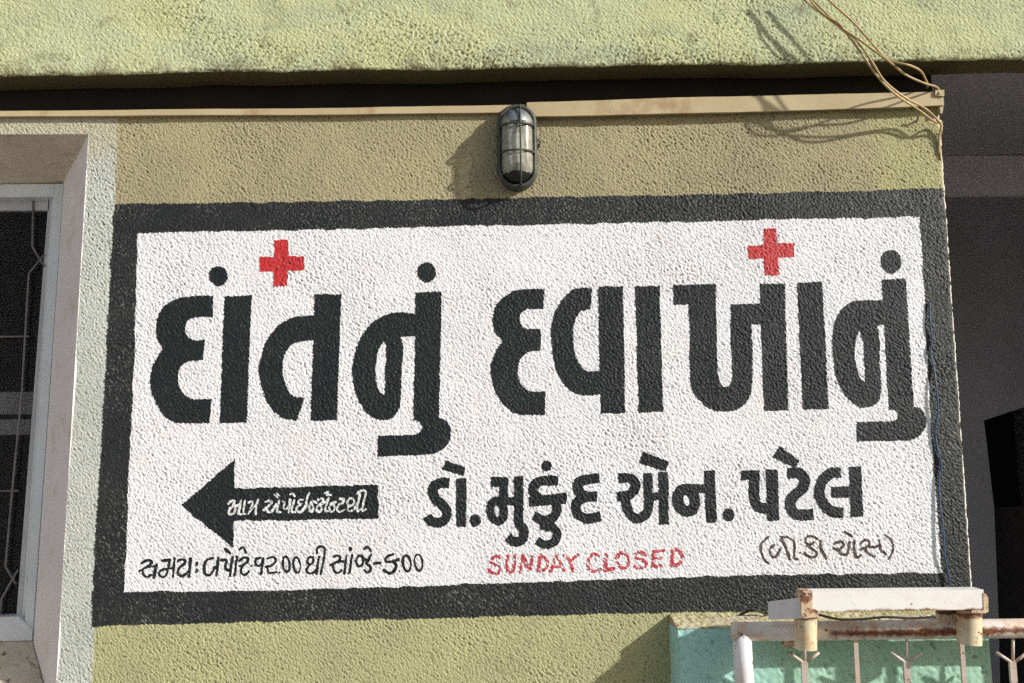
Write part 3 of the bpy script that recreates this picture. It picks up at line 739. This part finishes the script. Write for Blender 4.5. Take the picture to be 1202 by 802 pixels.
# joint between wall top and beam, its shade given by a near-black backing
bm = bmesh.new()
L = [at(u, v + 1.0, 0.0) for u, v in WALL_TOP[:-1]]
L[-1] = Vector((corner_x(L[-1].z) - 0.004, 0, L[-1].z)); L[0] = Vector((-3.0, 0, L[0].z))
vs = [[bm.verts.new((p.x, y, p.z)) for p in L] for y in (0.003, 0.05)]
for i in range(len(L) - 1): bm.faces.new((vs[0][i], vs[0][i + 1], vs[1][i + 1], vs[1][i]))
link('wall_top', bm_mesh('wall_top', bm), MT['gap_shade'], house)
slab('joint_back', -3.0, corner_x(L[-1].z) - 0.002, 0.035, 0.30, L[-1].z - 0.02, L[-1].z + 0.6, MT['gap_shade'], house)

# window reveal
DW = 0.25
jb_o = [at(104, 157.5), at(62, 870)]; jb_i = [at(73, 217, DW), at(28.5, 880, DW)]
flat_quad('window_jamb', [jb_o[1], jb_i[1], jb_i[0], jb_o[0]][::-1], MT['reveal'], house)
flat_quad('window_head', [at(-90, 158.5), at(104, 157.5), at(73, 217, DW), at(-90, 220, DW)][::-1], MT['head'], house)
rough_quad('window_sill', at(-90, 850, -0.01), at(63, 850, -0.01), at(37, 752, DW - 0.02), at(-90, 752, DW - 0.02), 0.008, 0.0012, MT['sill'], house, 61, broadamp=0.002)

# the window itself
win = bpy.data.objects.new('window', None); COL.objects.link(win); win.parent = house; win.empty_display_size = 0.1
win['label'] = 'pale blue framed window with an iron grille, cut by the left edge'
def wpart(name, pts, y0, y1, mat, bevel=0.0015):
    bm = bmesh.new(); px_prism(bm, pts, y0, y1)
    return link(name, bm_mesh(name, bm, bevel=bevel), mat, win)
wpart('frame_stile', [(64, 216), (74.5, 216), (38.5, 739), (28.5, 739)], DW - 0.02, DW + 0.05, MT['frame'])
wpart('frame_stile', [(61, 232), (64.3, 231), (28.8, 738), (24.5, 738)], DW + 0.006, DW + 0.05, MT['frame'])
wpart('frame_head', [(-90, 217.5), (63.5, 216), (63, 231), (-90, 232.5)], DW - 0.016, DW + 0.05, MT['frame'])
wpart('frame_bottom_rail', [(-90, 726), (22, 724), (38, 739.5), (37, 752), (-90, 754)], DW - 0.024, DW + 0.05, MT['frame'])
wpart('sash_stile', [(57, 234), (61.5, 234), (25, 726), (19, 726)], DW + 0.02, DW + 0.05, MT['sash'])
wpart('sash_rail', [(-90, 235), (58, 233.5), (57.2, 247), (-90, 248)], DW + 0.02, DW + 0.05, MT['sash'])
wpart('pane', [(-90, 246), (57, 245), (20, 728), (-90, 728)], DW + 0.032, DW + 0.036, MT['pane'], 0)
wpart('inner_rail', [(-90, 462), (39, 460), (37, 486), (-90, 488)], DW + 0.10, DW + 0.13, MT['sash'])
wpart('inner_rail', [(-90, 494), (36.5, 492), (35, 510), (-90, 512)], DW + 0.12, DW + 0.15, MT['sash'])
yg = DW + 0.018
def grille_bar(pts, r=0.0035):
    part_tube('grille_bar', [at(u, v, yg) for u, v in pts], r, MT['grille'], win, 6)
grille_bar([(52, 299), (34, 321), (25.5, 465), (16, 560), (6.4, 665), (19, 686)], 0.0035)
grille_bar([(39, 236), (38, 290), (52, 313)])
grille_bar([(21, 669), (2, 703), (-3, 760)])
grille_bar([(-60, 396.5), (34, 395)]); grille_bar([(-60, 578), (22, 576)]); 
# unlit room behind
rm = bpy.data.objects.new('room', None)
def room(name, x0, x1, y0, y1, z0, z1, mat, parent=None, kind=None):
    """box open towards the viewer"""
    bm = bmesh.new()
    p = lambda x, y, z: bm.verts.new((x, y, z))
    a = [p(x0, y0, z0), p(x1, y0, z0), p(x1, y0, z1), p(x0, y0, z1)]; b = [p(x0, y1, z0), p(x1, y1, z0), p(x1, y1, z1), p(x0, y1, z1)]
    bm.faces.new(b)
    for i in range(4): bm.faces.new((a[i], a[(i + 1) % 4], b[(i + 1) % 4], b[i]))
    return link(name, bm_mesh(name, bm), mat, parent, kind)
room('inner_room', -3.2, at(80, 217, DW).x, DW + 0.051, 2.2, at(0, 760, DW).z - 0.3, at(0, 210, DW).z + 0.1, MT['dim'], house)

# ================================================================== THE PAINTED SIGN
sign = thing('painted_sign', 'wide white sign with thick black border, large black lettering, two red crosses and an arrow', 'sign', at(620, 480))
def f_border(U, V, S):
    F = np.maximum(sd_poly(U, V, SIGN_OUT), -(sd_poly(U, V, SIGN_IN)))
    n = band_noise((NZ, NX), 5, 5, 0, 71)[S] * 0.5
    return np.maximum(F + n, corner_clip(S))
cut_patch('border', f_border, None, 0.0007, MT['border'], sign, full=True, rough=0.5)
cut_patch('sign_panel', lambda U, V, S: sd_poly(U, V, SIGN_IN) - 5, (140, 240, 1115, 710), 0.0003, MT['white'], sign)
def glyphs(lst, mat, lift, parent, rough, broken=None, seed=0, grow=0.0):
    for gi, (nm, tile, prims) in enumerate(lst):
        fn, bb = compile_glyph(tile, prims)
        def F(U, V, S, fn=fn):
            f = fn(U, V, S) - grow
            f = f + BR[S] * 0.22
            if broken is not None: f = np.maximum(f, (broken - BK[S]) * 1.0)
            return f
        cut_patch(nm, F, bb, lift, mat, parent, rough=rough)
BR = band_noise((NZ, NX), 2.5, 2.5, 0, 81)
BK = 0.75 * REL + 0.6 * band_noise((NZ, NX), 2.2, 1.2, -0.85, 83)
glyphs(HEAD, MT['dark'], 0.0006, sign, 0.45)
for s in CROSSES:
    P = smooth_closed(*parse(s, 'Z'))
    bb = (min(p[0] for p in P), min(p[1] for p in P), max(p[0] for p in P), max(p[1] for p in P))
    cut_patch('red_cross', lambda U, V, S, P=P: sd_poly(U, V, P) + BR[S] * 0.3, bb, 0.0006, MT['red'], sign, rough=0.4)
P = smooth_closed(*parse(ARROW, 'K'))
arrow = cut_patch('arrow', lambda U, V, S: sd_poly(U, V, P) + BR[S] * 0.35, (212, 538, 446, 645), 0.0006, MT['dark'], sign, label='black arrow pointing left with small white lettering', rough=0.4)
glyphs(ARROWTEXT, MT['textwhite'], 0.0010, arrow, 0.12, grow=-0.12)
glyphs(NAME, MT['dark'], 0.0006, sign, 0.35, grow=0.25)
glyphs(HOURS, MT['dark'], 0.0006, sign, 0.2, grow=-0.22)
glyphs(DEGREE, MT['brown'], 0.0006, sign, 0.35, grow=0.1)
glyphs(SUNDAY, MT['crimson'], 0.0006, sign, 0.45, broken=-1.15, grow=0.35)

# ================================================================== BEAM OVER THE WALL
PB = -0.08
beam = thing('concrete_beam', 'pale green rough rendered concrete beam running above the whole wall', 'beam', (0, PB, at(601, 84, PB).z))
xa, xb = at(-45, 100, PB).x, at(1260, 100, PB).x
pl, pr_ = at(0, 89, PB), at(1202, 69.5, PB)
def beam_z(x): return pl.z + (pr_.z - pl.z) * (x - pl.x) / (pr_.x - pl.x)
c = 0.0027; r = 0.010; HB = 0.33; TB = 0.105
prof = []
s = HB
nfront = int((HB - r) / c)
for i in range(nfront): prof.append((0.0, HB - (HB - r) * i / nfront, -1, 0))
for i in range(5):
    a = math.pi / 2 * i / 5; prof.append((r - r * math.cos(a), r - r * math.sin(a), -math.cos(a), -math.sin(a)))
nb_ = int((TB - r) / c)
for i in range(nb_ + 1): prof.append((r + (TB - r) * i / nb_, 0.0, 0, -1))
prof.append((TB, 0.25, 1, 0))
prof = np.array(prof); nv = len(prof); nu = int((xb - xa) / c)
xs = np.linspace(xa, xb, nu)
RB = relief_field((nv, nu), 91, 0.95, ang=-0.6)
up_ = (prof[:, 1][:, None] / 0.30)
clump = np.clip(0.80 + 0.30 * band_noise((nv, nu), 34, 13, 0.1, 99) - 0.45 * np.clip(up_, 0, 1) + 0.35 * (xs[None, :] - xa) / (xb - xa), 0.45, 1.7)
hb = RB * 0.00078 * clump + band_noise((nv, nu), 30, 16, 0, 95) * 0.0011 + band_noise((nv, nu), 9, 7, 0, 96) * 0.0006
hb[nfront - 2:nfront + 8] += band_noise((nv, nu), 1, 4, 1.57, 97)[nfront - 2:nfront + 8] * 0.0008
bz = beam_z(xs)[None, :] + 0.002 * np.sin(xs * 5.3)[None, :] + 0.0013 * np.sin(xs * 13.1 + 1)[None, :]
V = np.stack([np.broadcast_to(xs[None, :], (nv, nu)), PB + prof[:, 0][:, None] + prof[:, 2][:, None] * hb, bz + prof[:, 1][:, None] + prof[:, 3][:, None] * hb], -1)
idx = np.arange(nu * nv).reshape(nv, nu)
Q = np.stack([idx[:-1, :-1].ravel(), idx[1:, :-1].ravel(), idx[1:, 1:].ravel(), idx[:-1, 1:].ravel()], 1)
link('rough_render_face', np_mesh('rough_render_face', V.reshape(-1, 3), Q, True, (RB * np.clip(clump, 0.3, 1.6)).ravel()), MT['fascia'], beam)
zc = float(beam_z(0.0))
slab('beam_core', -3.2, 3.4, PB + 0.004, PB + TB - 0.004, zc + HB - 0.03, zc + HB + 0.7, MT['fascia'], beam)
for x0, x1 in ((-3.2, xa + 0.001), (xb - 0.001, 3.4)):
    slab('beam_core', x0, x1, PB + 0.003, PB + TB - 0.003, beam_z((x0 + x1) / 2), zc + HB - 0.02, MT['fascia'], beam)

# ================================================================== NEIGHBOURING PORCH IN SHADE
YP = 2.2
ceil_z = at(1150, 184, YP).z
slab('porch_ceiling', -3.2, 3.45, PB + TB - 0.002, 3.6, ceil_z, ceil_z + 0.12, MT['porch'], None, 'structure')
porch = thing('porch_wall', 'mauve-grey plaster wall standing back in shade with a black doorway, right edge', 'wall', at(1180, 548, YP))
def pwall(name, pts, y0, y1, mat, bevel=0.0):
    bm = bmesh.new(); px_prism(bm, pts, y0, y1); return link(name, bm_mesh(name, bm, bevel=bevel), mat, porch)
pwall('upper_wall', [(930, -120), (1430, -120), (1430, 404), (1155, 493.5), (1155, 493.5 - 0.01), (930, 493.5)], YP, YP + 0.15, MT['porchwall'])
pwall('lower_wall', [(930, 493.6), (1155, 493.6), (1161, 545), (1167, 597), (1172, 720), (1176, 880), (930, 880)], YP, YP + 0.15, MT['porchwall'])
pwall('wall_band', [(930, 184), (1430, 181), (1430, 228), (930, 231)], YP - 0.03, YP, MT['porchband'], 0.004)
slab('foot_wall', at(930, 880, YP).x, at(1176, 880, YP).x, YP, YP + 0.15, GZ0, at(1100, 878, YP).z, MT['porch'], porch)
slab('porch_shade_wall', 3.3, 3.45, 0.12, 3.6, GZ0, ceil_z, MT['porch'], None, 'structure')  # unseen wall added to keep the sun off the porch
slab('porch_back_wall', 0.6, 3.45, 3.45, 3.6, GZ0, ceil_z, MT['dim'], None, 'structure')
slab('house_side_wall', corner_x(1.5) - 0.22, corner_x(1.5) - 0.05, 0.28, 3.45, GZ0, ceil_z, MT['porch'], house)
bm = bmesh.new(); px_prism(bm, [(1166, 597), (1300, 585), (1330, 880), (1176, 880)], YP + 0.35, YP + 0.40)
link('door_leaf', bm_mesh('door_leaf', bm, bevel=0.004), plaster('dark_brown_door', (0.040, 0.030, 0.028, 1), (0.028, 0.022, 0.02, 1), None, 8), porch)

# unseen wall added left of the window to bounce sunlight onto its jamb
slab('bounce_wall', -3.8, -3.5, -4.5, 0.0, GZ0, 3.4, MT['porch'], None, 'structure')
# ================================================================== CABLE TRUNKING
def trunking(name, label, top, bot, depth, seed):
    """hollow looking plastic channel with a proud lid: traced top and bottom lines on the wall"""
    t = thing(name, label, 'cable duct', at(*top[len(top) // 2]), 'cable ducts along the top of the wall')
    n = 60
    rr = random.Random(seed)
    def line(pts, f):
        x = pts[0][0] + (pts[-1][0] - pts[0][0]) * f
        for a, b in zip(pts, pts[1:]):
            if a[0] <= x <= b[0] or b is pts[-1]: return x, a[1] + (b[1] - a[1]) * (x - a[0]) / (b[0] - a[0])
    for nm, y0, y1, s0, s1 in (('duct_base', 0.010, -depth * 0.72, 0.12, 0.90), ('duct_lid', -depth * 0.70, -depth, 0.0, 1.0)):
        bm = bmesh.new(); rows = []
        for i in range(n + 1):
            f = i / n
            (xu, vu), (xb_, vb) = line(top, f), line(bot, f)
            A, B = at(xu, vu, -depth), at(xb_, vb, -depth)
            h = A.z - B.z; zt, zbm = A.z - h * s0, A.z - h * s1
            w1 = 0.0005 * math.sin(f * 17 + seed) + 0.0002 * math.sin(f * 61)
            rows.append([bm.verts.new((A.x, y, z + w1)) for y, z in ((y1, zt), (y1, zbm), (y0, zbm), (y0, zt))])
        for a, b in zip(rows, rows[1:]):
            for k in range(4): bm.faces.new((a[k], a[(k + 1) % 4], b[(k + 1) % 4], b[k]))
        bm.faces.new(rows[0]); bm.faces.new(list(reversed(rows[-1])))
        link(nm, bm_mesh(nm, bm, bevel=0.0012), MT['trunk'], t)
    return t
trunking('cable_duct', 'narrow yellowed plastic cable duct running left of the lamp under the beam', [(-45, 131.5), (0, 130.5), (200, 128.5), (400, 126.8), (619, 122.8)], [(-45, 137), (0, 136.7), (200, 135.3), (400, 134.4), (619, 131.5)], 0.018, 1)
trunking('cable_duct', 'wider yellowed plastic cable duct running right of the lamp to the wall corner', [(618.5, 120.5), (800, 114.5), (960, 111), (1107, 107.5)], [(618.5, 137), (800, 133), (960, 129), (1107, 123.5)], 0.026, 2)
bm = bmesh.new(); px_prism(bm, [(1098, 106), (1108.5, 105.5), (1108.5, 113), (1098, 112)], -0.032, 0.0)
px_prism(bm, [(1103, 122), (1108, 121), (1106.5, 133), (1104, 133)], -0.02, 0.0)
o = link('broken_duct_end', bm_mesh('broken_duct_end', bm, bevel=0.001), MT['trunk'])
o['label'] = 'short broken end cap of the wide cable duct at the wall corner'; o['category'] = 'duct cap'

# ================================================================== CABLES
def cable(name, label, pts, r, mat, group=None, n=7):
    P3 = [at(u, v, y) for u, v, y in pts]
    bm = bmesh.new(); add_tube(bm, catmull(P3, n), r, 8)
    o = link(name, bm_mesh(name, bm, True), mat)
    o['label'] = label; o['category'] = 'cable'
    if group: o['group'] = group
    return o
z3 = lambda x, y: (800 + x / 2.985, y / 2.985)
def zc3(pts): return [(*z3(x, y), d) for x, y, d in pts]
GC = 'cream cables hanging down over the beam to the wall corner'
tail = [(908, 425, -0.020), (911, 455, -0.012), (905, 480, -0.006), (906, 520, -0.003), (908, 560, -0.001)]
cable('cable', 'cream cable, lowest of the bundle crossing the beam, tied in at the wall corner', zc3([(380, -60, -0.134), (435, 5, -0.136), (510, 62, -0.140), (575, 115, -0.142), (628, 185, -0.146), (690, 272, -0.125), (755, 335, -0.105), (830, 385, -.05), (888, 428, -.035)]) + zc3(tail), 0.0034, MT['cable'], GC)
cable('cable', 'cream cable twisting over its neighbours, second of the bundle crossing the beam', zc3([(400, -60, -0.140), (465, 5, -0.142), (530, 70, -0.146), (570, 105, -0.150), (620, 150, -0.152), (672, 225, -0.154), (712, 285, -0.122), (780, 340, -.09), (855, 382, -.045), (900, 425, -.035), (909, 445, -.02), (903, 475, -.008), (902, 540, -.002)]), 0.0032, MT['cable'], GC)
cable('cable', 'cream cable with a loose humped end under the beam, highest of the bundle', zc3([(455, -60, -0.138), (520, 5, -0.140), (600, 78, -0.142), (655, 138, -0.146), (705, 195, -0.148), (745, 217, -0.150), (800, 230, -0.146), (838, 250, -0.100), (858, 285, -.06), (862, 300, -.03), (858, 310, 0.02)]), 0.0032, MT['cable'], GC)
cable('cable', 'cream cable branching from the bundle and ending above the duct corner', zc3([(575, 108, -0.156), (610, 130, -0.154), (680, 182, -0.152), (735, 222, -0.150), (785, 262, -0.115), (845, 290, -.09), (885, 302, -.05), (900, 312, -.028), (903, 330, -.034)]), 0.0032, MT['cable'], GC)
cable('cable', 'thin tan cord wound round the cream bundle at the top edge', zc3([(430, -60, -0.144), (455, 5, -0.146), (500, 52, -0.150), (548, 80, -0.156), (575, 112, -0.148), (590, 140, -0.150)]), 0.0024, MT['cable'], GC)
bl = lambda pts: [(u, v, d) for u, v, d in pts]
cable('blue_wire', 'thin blue wire stapled down the right black border of the sign', bl([(1091, 355, -.004), (1092, 380, -.006), (1094, 400, -.003), (1092, 415, -.006), (1096, 432, -.004), (1099, 455, -.012), (1101, 480, -.013), (1098, 505, -.008), (1100, 525, -.006), (1105, 545, -.006), (1102, 560, -.005), (1103, 590, -.007), (1107, 620, -.010), (1109, 650, -.012), (1112, 668, -.010), (1114, 680, -.008), (1116, 700, -.01), (1117, 722, -.02)]), 0.0027, MT['blue'])
cable('black_wire', 'slack black wire lying on the ledge behind the white bar', bl([(868, 722, -.015), (884, 716, -.03), (900, 720, -.02), (930, 716, -.03), (962, 722, -.05), (985, 727, -.06), (1010, 727, -.06), (1040, 724.5, -.06), (1070, 726, -.055), (1100, 724, -.05), (1117, 723, -.03)]), 0.0034, MT['black'])
# old holes where a screw has rusted in the wall
bm = bmesh.new(); add_tube(bm, [at(1076.5, 142, 0.0), at(1076.5, 141, -0.012), at(1079, 136, -0.02)], 0.003, 7)
o = link('rusty_hook', bm_mesh('rusty_hook', bm, True), MT['grille']); o['label'] = 'small rusty hook under the wide duct near the wall corner'; o['category'] = 'hook'

# ================================================================== BULKHEAD LAMP
LC = at(607, 176.5)
lamp = thing('bulkhead_lamp', 'oval caged wall lamp of dark metal with cloudy glass above the sign', 'lamp', LC)
def stad(hw, hh, n=40):
    """upright oval with straight sides"""
    out = []; hs = hh - hw
    for i in range(n):
        a = 2 * math.pi * i / n
        x, z = hw * math.cos(a), hw * math.sin(a)
        out.append((x, z + (hs if z > 1e-9 else -hs if z < -1e-9 else 0)))
    return out
def loft(name, layers, mat, parent, cap0=True, cap1=True, smooth=True):
    bm = bmesh.new(); rings = []
    for hw, hh, d, dz in layers:
        rings.append([bm.verts.new(LC + Vector((x, -d, z + dz))) for x, z in stad(hw, hh)])
    for a, b in zip(rings, rings[1:]):
        for k in range(len(a)): bm.faces.new((a[k], a[(k + 1) % len(a)], b[(k + 1) % len(a)], b[k]))
    if cap0: bm.faces.new(rings[0])
    if cap1: bm.faces.new(list(reversed(rings[-1])))
    o = link(name, bm_mesh(name, bm, smooth), mat, parent)
    return o
def sharp(o, deg=35):
    o.data.set_sharp_from_angle(angle=math.radians(deg)); return o
HW, HH = 0.057, 0.131
sharp(loft('back_box', [(HW, HH, -0.002, 0), (HW + 0.001, HH + 0.001, 0.022, 0), (HW - 0.003, HH - 0.003, 0.027, 0), (0.043, 0.113, 0.027, 0)], MT['cage'], lamp))
gl = []
for i in range(9):
    a = math.pi / 2 * i / 8; s = math.cos(a) ** 0.42 if i < 8 else 0.3
    gl.append((0.0475 * s, 0.0475 * s + 0.066 * (0.35 + 0.65 * s), 0.024 + 0.060 * math.sin(a), 0.0))
loft('glass_dome', gl, MT['lampglass'], lamp)
# socket and bulb inside
part_tube('socket', [LC + Vector((0, -0.045, 0.075)), LC + Vector((0, -0.047, 0.035))], 0.016, MT['cap'], lamp, 14)
part_tube('bulb', catmull([LC + Vector((0, -0.047, 0.037)), LC + Vector((0, -0.048, 0.02)), LC + Vector((0, -0.048, -0.01)), LC + Vector((0, -0.047, -0.055)), LC + Vector((0, -0.047, -0.062))], 4), 0.022, MT['bulb'], lamp, 16, rfun=lambda f: max(0.15, 0.6 + 0.4 * math.sin(min(1, f * 1.4) * math.pi / 2)) if f < 0.85 else max(0.1, math.sqrt(max(0, 1 - ((f - 0.85) / 0.15) ** 2))))
# silver hood over the upper end and black shoe at the lower end
def hood(name, z0, z1, mat, grow):
    bm = bmesh.new(); rows = []
    for i in range(8):
        f = i / 7; z = z0 + (z1 - z0) * f
        e = max(0.0, (abs(z) - 0.058) / 0.058); k = math.sqrt(max(0.02, 1 - min(e, 0.99) ** 2))
        rw = []
        for j in range(13):
            a = math.pi * j / 12
            rw.append(bm.verts.new(LC + Vector((-(0.0485 + grow) * k * math.cos(a), -0.024 - (0.061 + grow) * (k ** 0.8) * math.sin(a) ** 0.75, z))))
        rows.append(rw)
    for a, b in zip(rows, rows[1:]):
        for j in range(12): bm.faces.new((a[j], a[j + 1], b[j + 1], b[j]))
    o = link(name, bm_mesh(name, bm, True), mat, lamp)
    m = o.modifiers.new('thickness', 'SOLIDIFY'); m.thickness = 0.0016; m.offset = 1
    return o
hood('metal_hood', 0.060, 0.1155, MT['cap'], 0.001)
hood('lower_shoe', -0.088, -0.1155, MT['black'], 0.001)
# cage: a ring frame, an upright rib and two cross ribs
ring = [LC + Vector((x, -0.036, z)) for x, z in stad(0.0525, 0.124, 44)]
part_tube('cage_ring', ring, 0.0062, MT['cage'], lamp, 8, closed=True)
ring = [LC + Vector((x, -0.030, z)) for x, z in stad(0.056, 0.129, 44)]
part_tube('mounting_rim', ring, 0.0048, MT['cage'], lamp, 8, closed=True)
def cross_rib(z): return [LC + Vector((0.0515 * -math.cos(math.pi * j / 20), -0.036 - 0.058 * math.sin(math.pi * j / 20) ** 0.7, z - 0.004 * math.sin(math.pi * j / 20))) for j in range(21)]
for z in (0.056, -0.026): part_tube('cage_rib', cross_rib(z), 0.0031, MT['cage'], lamp, 7)
part_tube('cage_rib', [LC + Vector((0.010, -0.036 - 0.058 * math.sin(math.pi * j / 24) ** 0.45, 0.122 * math.cos(math.pi * j / 24))) for j in range(25)], 0.0031, MT['cage'], lamp, 7)
for sx, sz in ((0.052, 0.02), (-0.052, -0.03)):
    bm = bmesh.new(); add_box(bm, LC + Vector((sx, -0.032, sz)), (0.014, 0.014, 0.018))
    link('clamp_lug', bm_mesh('clamp_lug', bm, bevel=0.002), MT['cage'], lamp)
cable('lamp_lead', 'thin dark lead hanging beside the caged lamp from the wide duct', [(618, 133, -.02), (625, 141, -.035), (629, 152, -.03), (630, 163, -.015), (634, 168, -.006), (631, 175, -.005)], 0.0022, MT['black'])

# ================================================================== TURQUOISE PIER
PT = -0.075
pier = thing('turquoise_pier', 'low turquoise painted masonry pier behind the white gate, bottom right', 'pier', at(980, 790, PT))
tl, tr = at(796, 738, PT), at(1160, 735.5, PT); bl_, br = at(797, 845, PT), at(1163, 845, PT)
rough_quad('front_face', bl_, br, tr, tl, 0.004, 0.0008, MT['teal'], pier, 101, 1.1, broadamp=0.0015)
wl, wr = at(788, 719, 0.004), at(1139, 717, 0.004)
rough_quad('ledge', tl + Vector((0, -0.001, 0.0)), tr + Vector((0, -0.001, 0)), Vector((tr.x, 0.01, wr.z)), Vector((tl.x - 0.012, 0.01, wl.z)), 0.003, 0.0012, MT['ledge'], pier, 103, 1.2, broadamp=0.001)
bm = bmesh.new(); add_prism(bm, [tl + Vector((0, -0.001, 0)), Vector((tl.x - 0.0118, 0.01, wl.z)), Vector((tl.x - 0.0118, 0.01, tl.z - 0.002))], [tl + Vector((0.01, 0, -0.002)), Vector((tl.x + 0.005, 0.01, wl.z - 0.006)), Vector((tl.x + 0.005, 0.01, tl.z - 0.004))])
link('ledge_end', bm_mesh('ledge_end', bm), MT['ledge'], pier)
rough_quad('left_face', Vector((bl_.x - 0.012, 0.01, bl_.z)), bl_, tl, Vector((tl.x - 0.012, 0.01, tl.z)), 0.004, 0.0006, MT['teal'], pier, 105, broadamp=0.001)
slab('right_face', tr.x - 0.01, tr.x, PT + 0.002, 0.3, GZ0, tr.z, MT['teal'], pier)
slab('lower_face', bl_.x, tr.x - 0.011, PT + 0.002, 0.0, GZ0, bl_.z + 0.002, MT['teal'], pier)

# ================================================================== GATE
YG = -0.155
gate = thing('iron_gate', 'white painted rusty iron gate with pipe frame and forked uprights, bottom right', 'gate', Vector((at(1030, 740, YG).x, YG, GZ0)))
zr0, zr1 = at(875, 739, YG), at(1202, 739, YG)
RT = 0.0255
rz = at(1040, 739, YG).z
xl_ = at(871.5, 760, YG).x
part_tube('top_rail', [Vector((xl_ - RT, YG - 0.0005, rz)), Vector((at(1300, 739, YG).x + 0.5, YG, rz - 0.004))], RT, MT['rail'], gate, 20)
part_tube('side_post', [Vector((xl_, YG, rz)), Vector((xl_ + 0.001, YG, rz - 0.1)), Vector((xl_ + 0.014, YG, GZ0 + 0.05))], RT, MT['gate'], gate, 20)
part_tube('bottom_rail', [Vector((xl_ + 0.014, YG, 0.12)), Vector((at(1300, 739, YG).x + 0.5, YG, 0.12))], 0.022, MT['gate'], gate, 14)
part_tube('side_post', [Vector((at(1300, 739, YG).x + 0.5, YG, rz)), Vector((at(1300, 739, YG).x + 0.5, YG, 0.05))], RT, MT['gate'], gate, 14)
def flatbar(name, u0, u1, v0, v1, y, d, mat):
    bm = bmesh.new(); a, b = at(u0, v0, y), at(u1, v0, y); c0 = at(u0, v1, y)
    f = [a, b, Vector((b.x + (at((u0 + u1) / 2, 795, y).x - at((u0 + u1) / 2, v0, y).x), y, GZ0 + 0.13)), Vector((a.x + (at((u0 + u1) / 2, 795, y).x - at((u0 + u1) / 2, v0, y).x), y, GZ0 + 0.13))]
    add_prism(bm, f, [p + Vector((0, d, 0)) for p in f])
    return link(name, bm_mesh(name, bm, bevel=0.001), mat, gate)
for u, fork in ((944.5, True), (1004.5, False), (1064.5, True), (1129, False), (1189, True), (1248, False), (1305, True)):
    if fork:
        flatbar('forked_upright', u - 3.8, u + 3.8, 776, 800, YG - 0.004, 0.009, MT['bars'])
        part_tube('fork_stem', [at(u, 748, YG), at(u, 780, YG)], 0.0042, MT['bars'], gate, 8)
        for s, du in ((-1, 19.5), (1, 17.0)):
            part_tube('fork_prong', [at(u + s * du, 766, YG - 0.004), at(u + s * 2.0, 777.5, YG)], 0.0044, MT['bars'], gate, 8)
    else:
        flatbar('plain_upright', u - 2.6, u + 2.6, 748, 800, YG - 0.004, 0.009, MT['bars'])
# hinge sleeves and the boxed bar on top
ysl = YG - 0.045
def sleeve(u0, u1, v0, v1):
    a, b = at((u0 + u1) / 2, v0, ysl), at((u0 + u1) / 2, v1, ysl); r = (at(u1, v0, ysl).x - at(u0, v0, ysl).x) / 2
    bm = bmesh.new(); add_tube(bm, [a, b], r, 24)
    o = link('hinge_sleeve', bm_mesh('hinge_sleeve', bm, True), MT['sleeve'], gate); sharp(o, 50)
sleeve(932.5, 958.5, 719, 762); sleeve(1124, 1151.5, 716, 756)
bm = bmesh.new(); px_prism(bm, [(1102, 718), (1126, 717), (1126, 732), (1102, 731)], ysl + 0.03, ysl + 0.05)
link('weld_plate', bm_mesh('weld_plate', bm, bevel=0.001), MT['sleeve'], gate)
bm = bmesh.new(); px_prism(bm, [(919, 750), (934, 750), (934, 762), (919, 759)], YG - 0.005, YG + 0.01)
link('weld_plate', bm_mesh('weld_plate', bm, bevel=0.001), MT['rust'], gate)
yb = ysl - 0.035
bm = bmesh.new()
px_prism(bm, [(953, 694.3), (1154.5, 692.3), (1154.5, 715.5), (961, 718.5), (953, 716)], yb, yb + 0.055)
link('box_bar', bm_mesh('box_bar', bm, bevel=0.0015), MT['bar'], gate)
bm = bmesh.new()
add_prism(bm, [at(901.5, 707, yb + 0.045), at(941, 702, yb + 0.004), at(943.5, 726, yb + 0.004), at(902, 727.5, yb + 0.045)], [at(905, 706, yb + 0.08), at(944, 701, yb + 0.05), at(946, 725, yb + 0.05), at(905, 726, yb + 0.08)])
link('box_bar_end', bm_mesh('box_bar_end', bm, bevel=0.0015), MT['gate'], gate)
bm = bmesh.new()
px_prism(bm, [(940.5, 701), (943, 694), (954, 694), (954, 714), (962, 718), (961, 724), (945, 726.5), (941, 722)], yb - 0.002, yb + 0.05)
link('rusty_corner', bm_mesh('rusty_corner', bm, bevel=0.002), MT['rust'], gate)
bm = bmesh.new()
px_prism(bm, [(1154, 696), (1157, 697), (1160, 700), (1160.5, 718), (1157, 720), (1141, 719.5), (1141, 716.5), (1155, 716)], yb - 0.0015, yb + 0.05)
link('rusty_corner', bm_mesh('rusty_corner', bm, bevel=0.002), MT['rust'], gate)
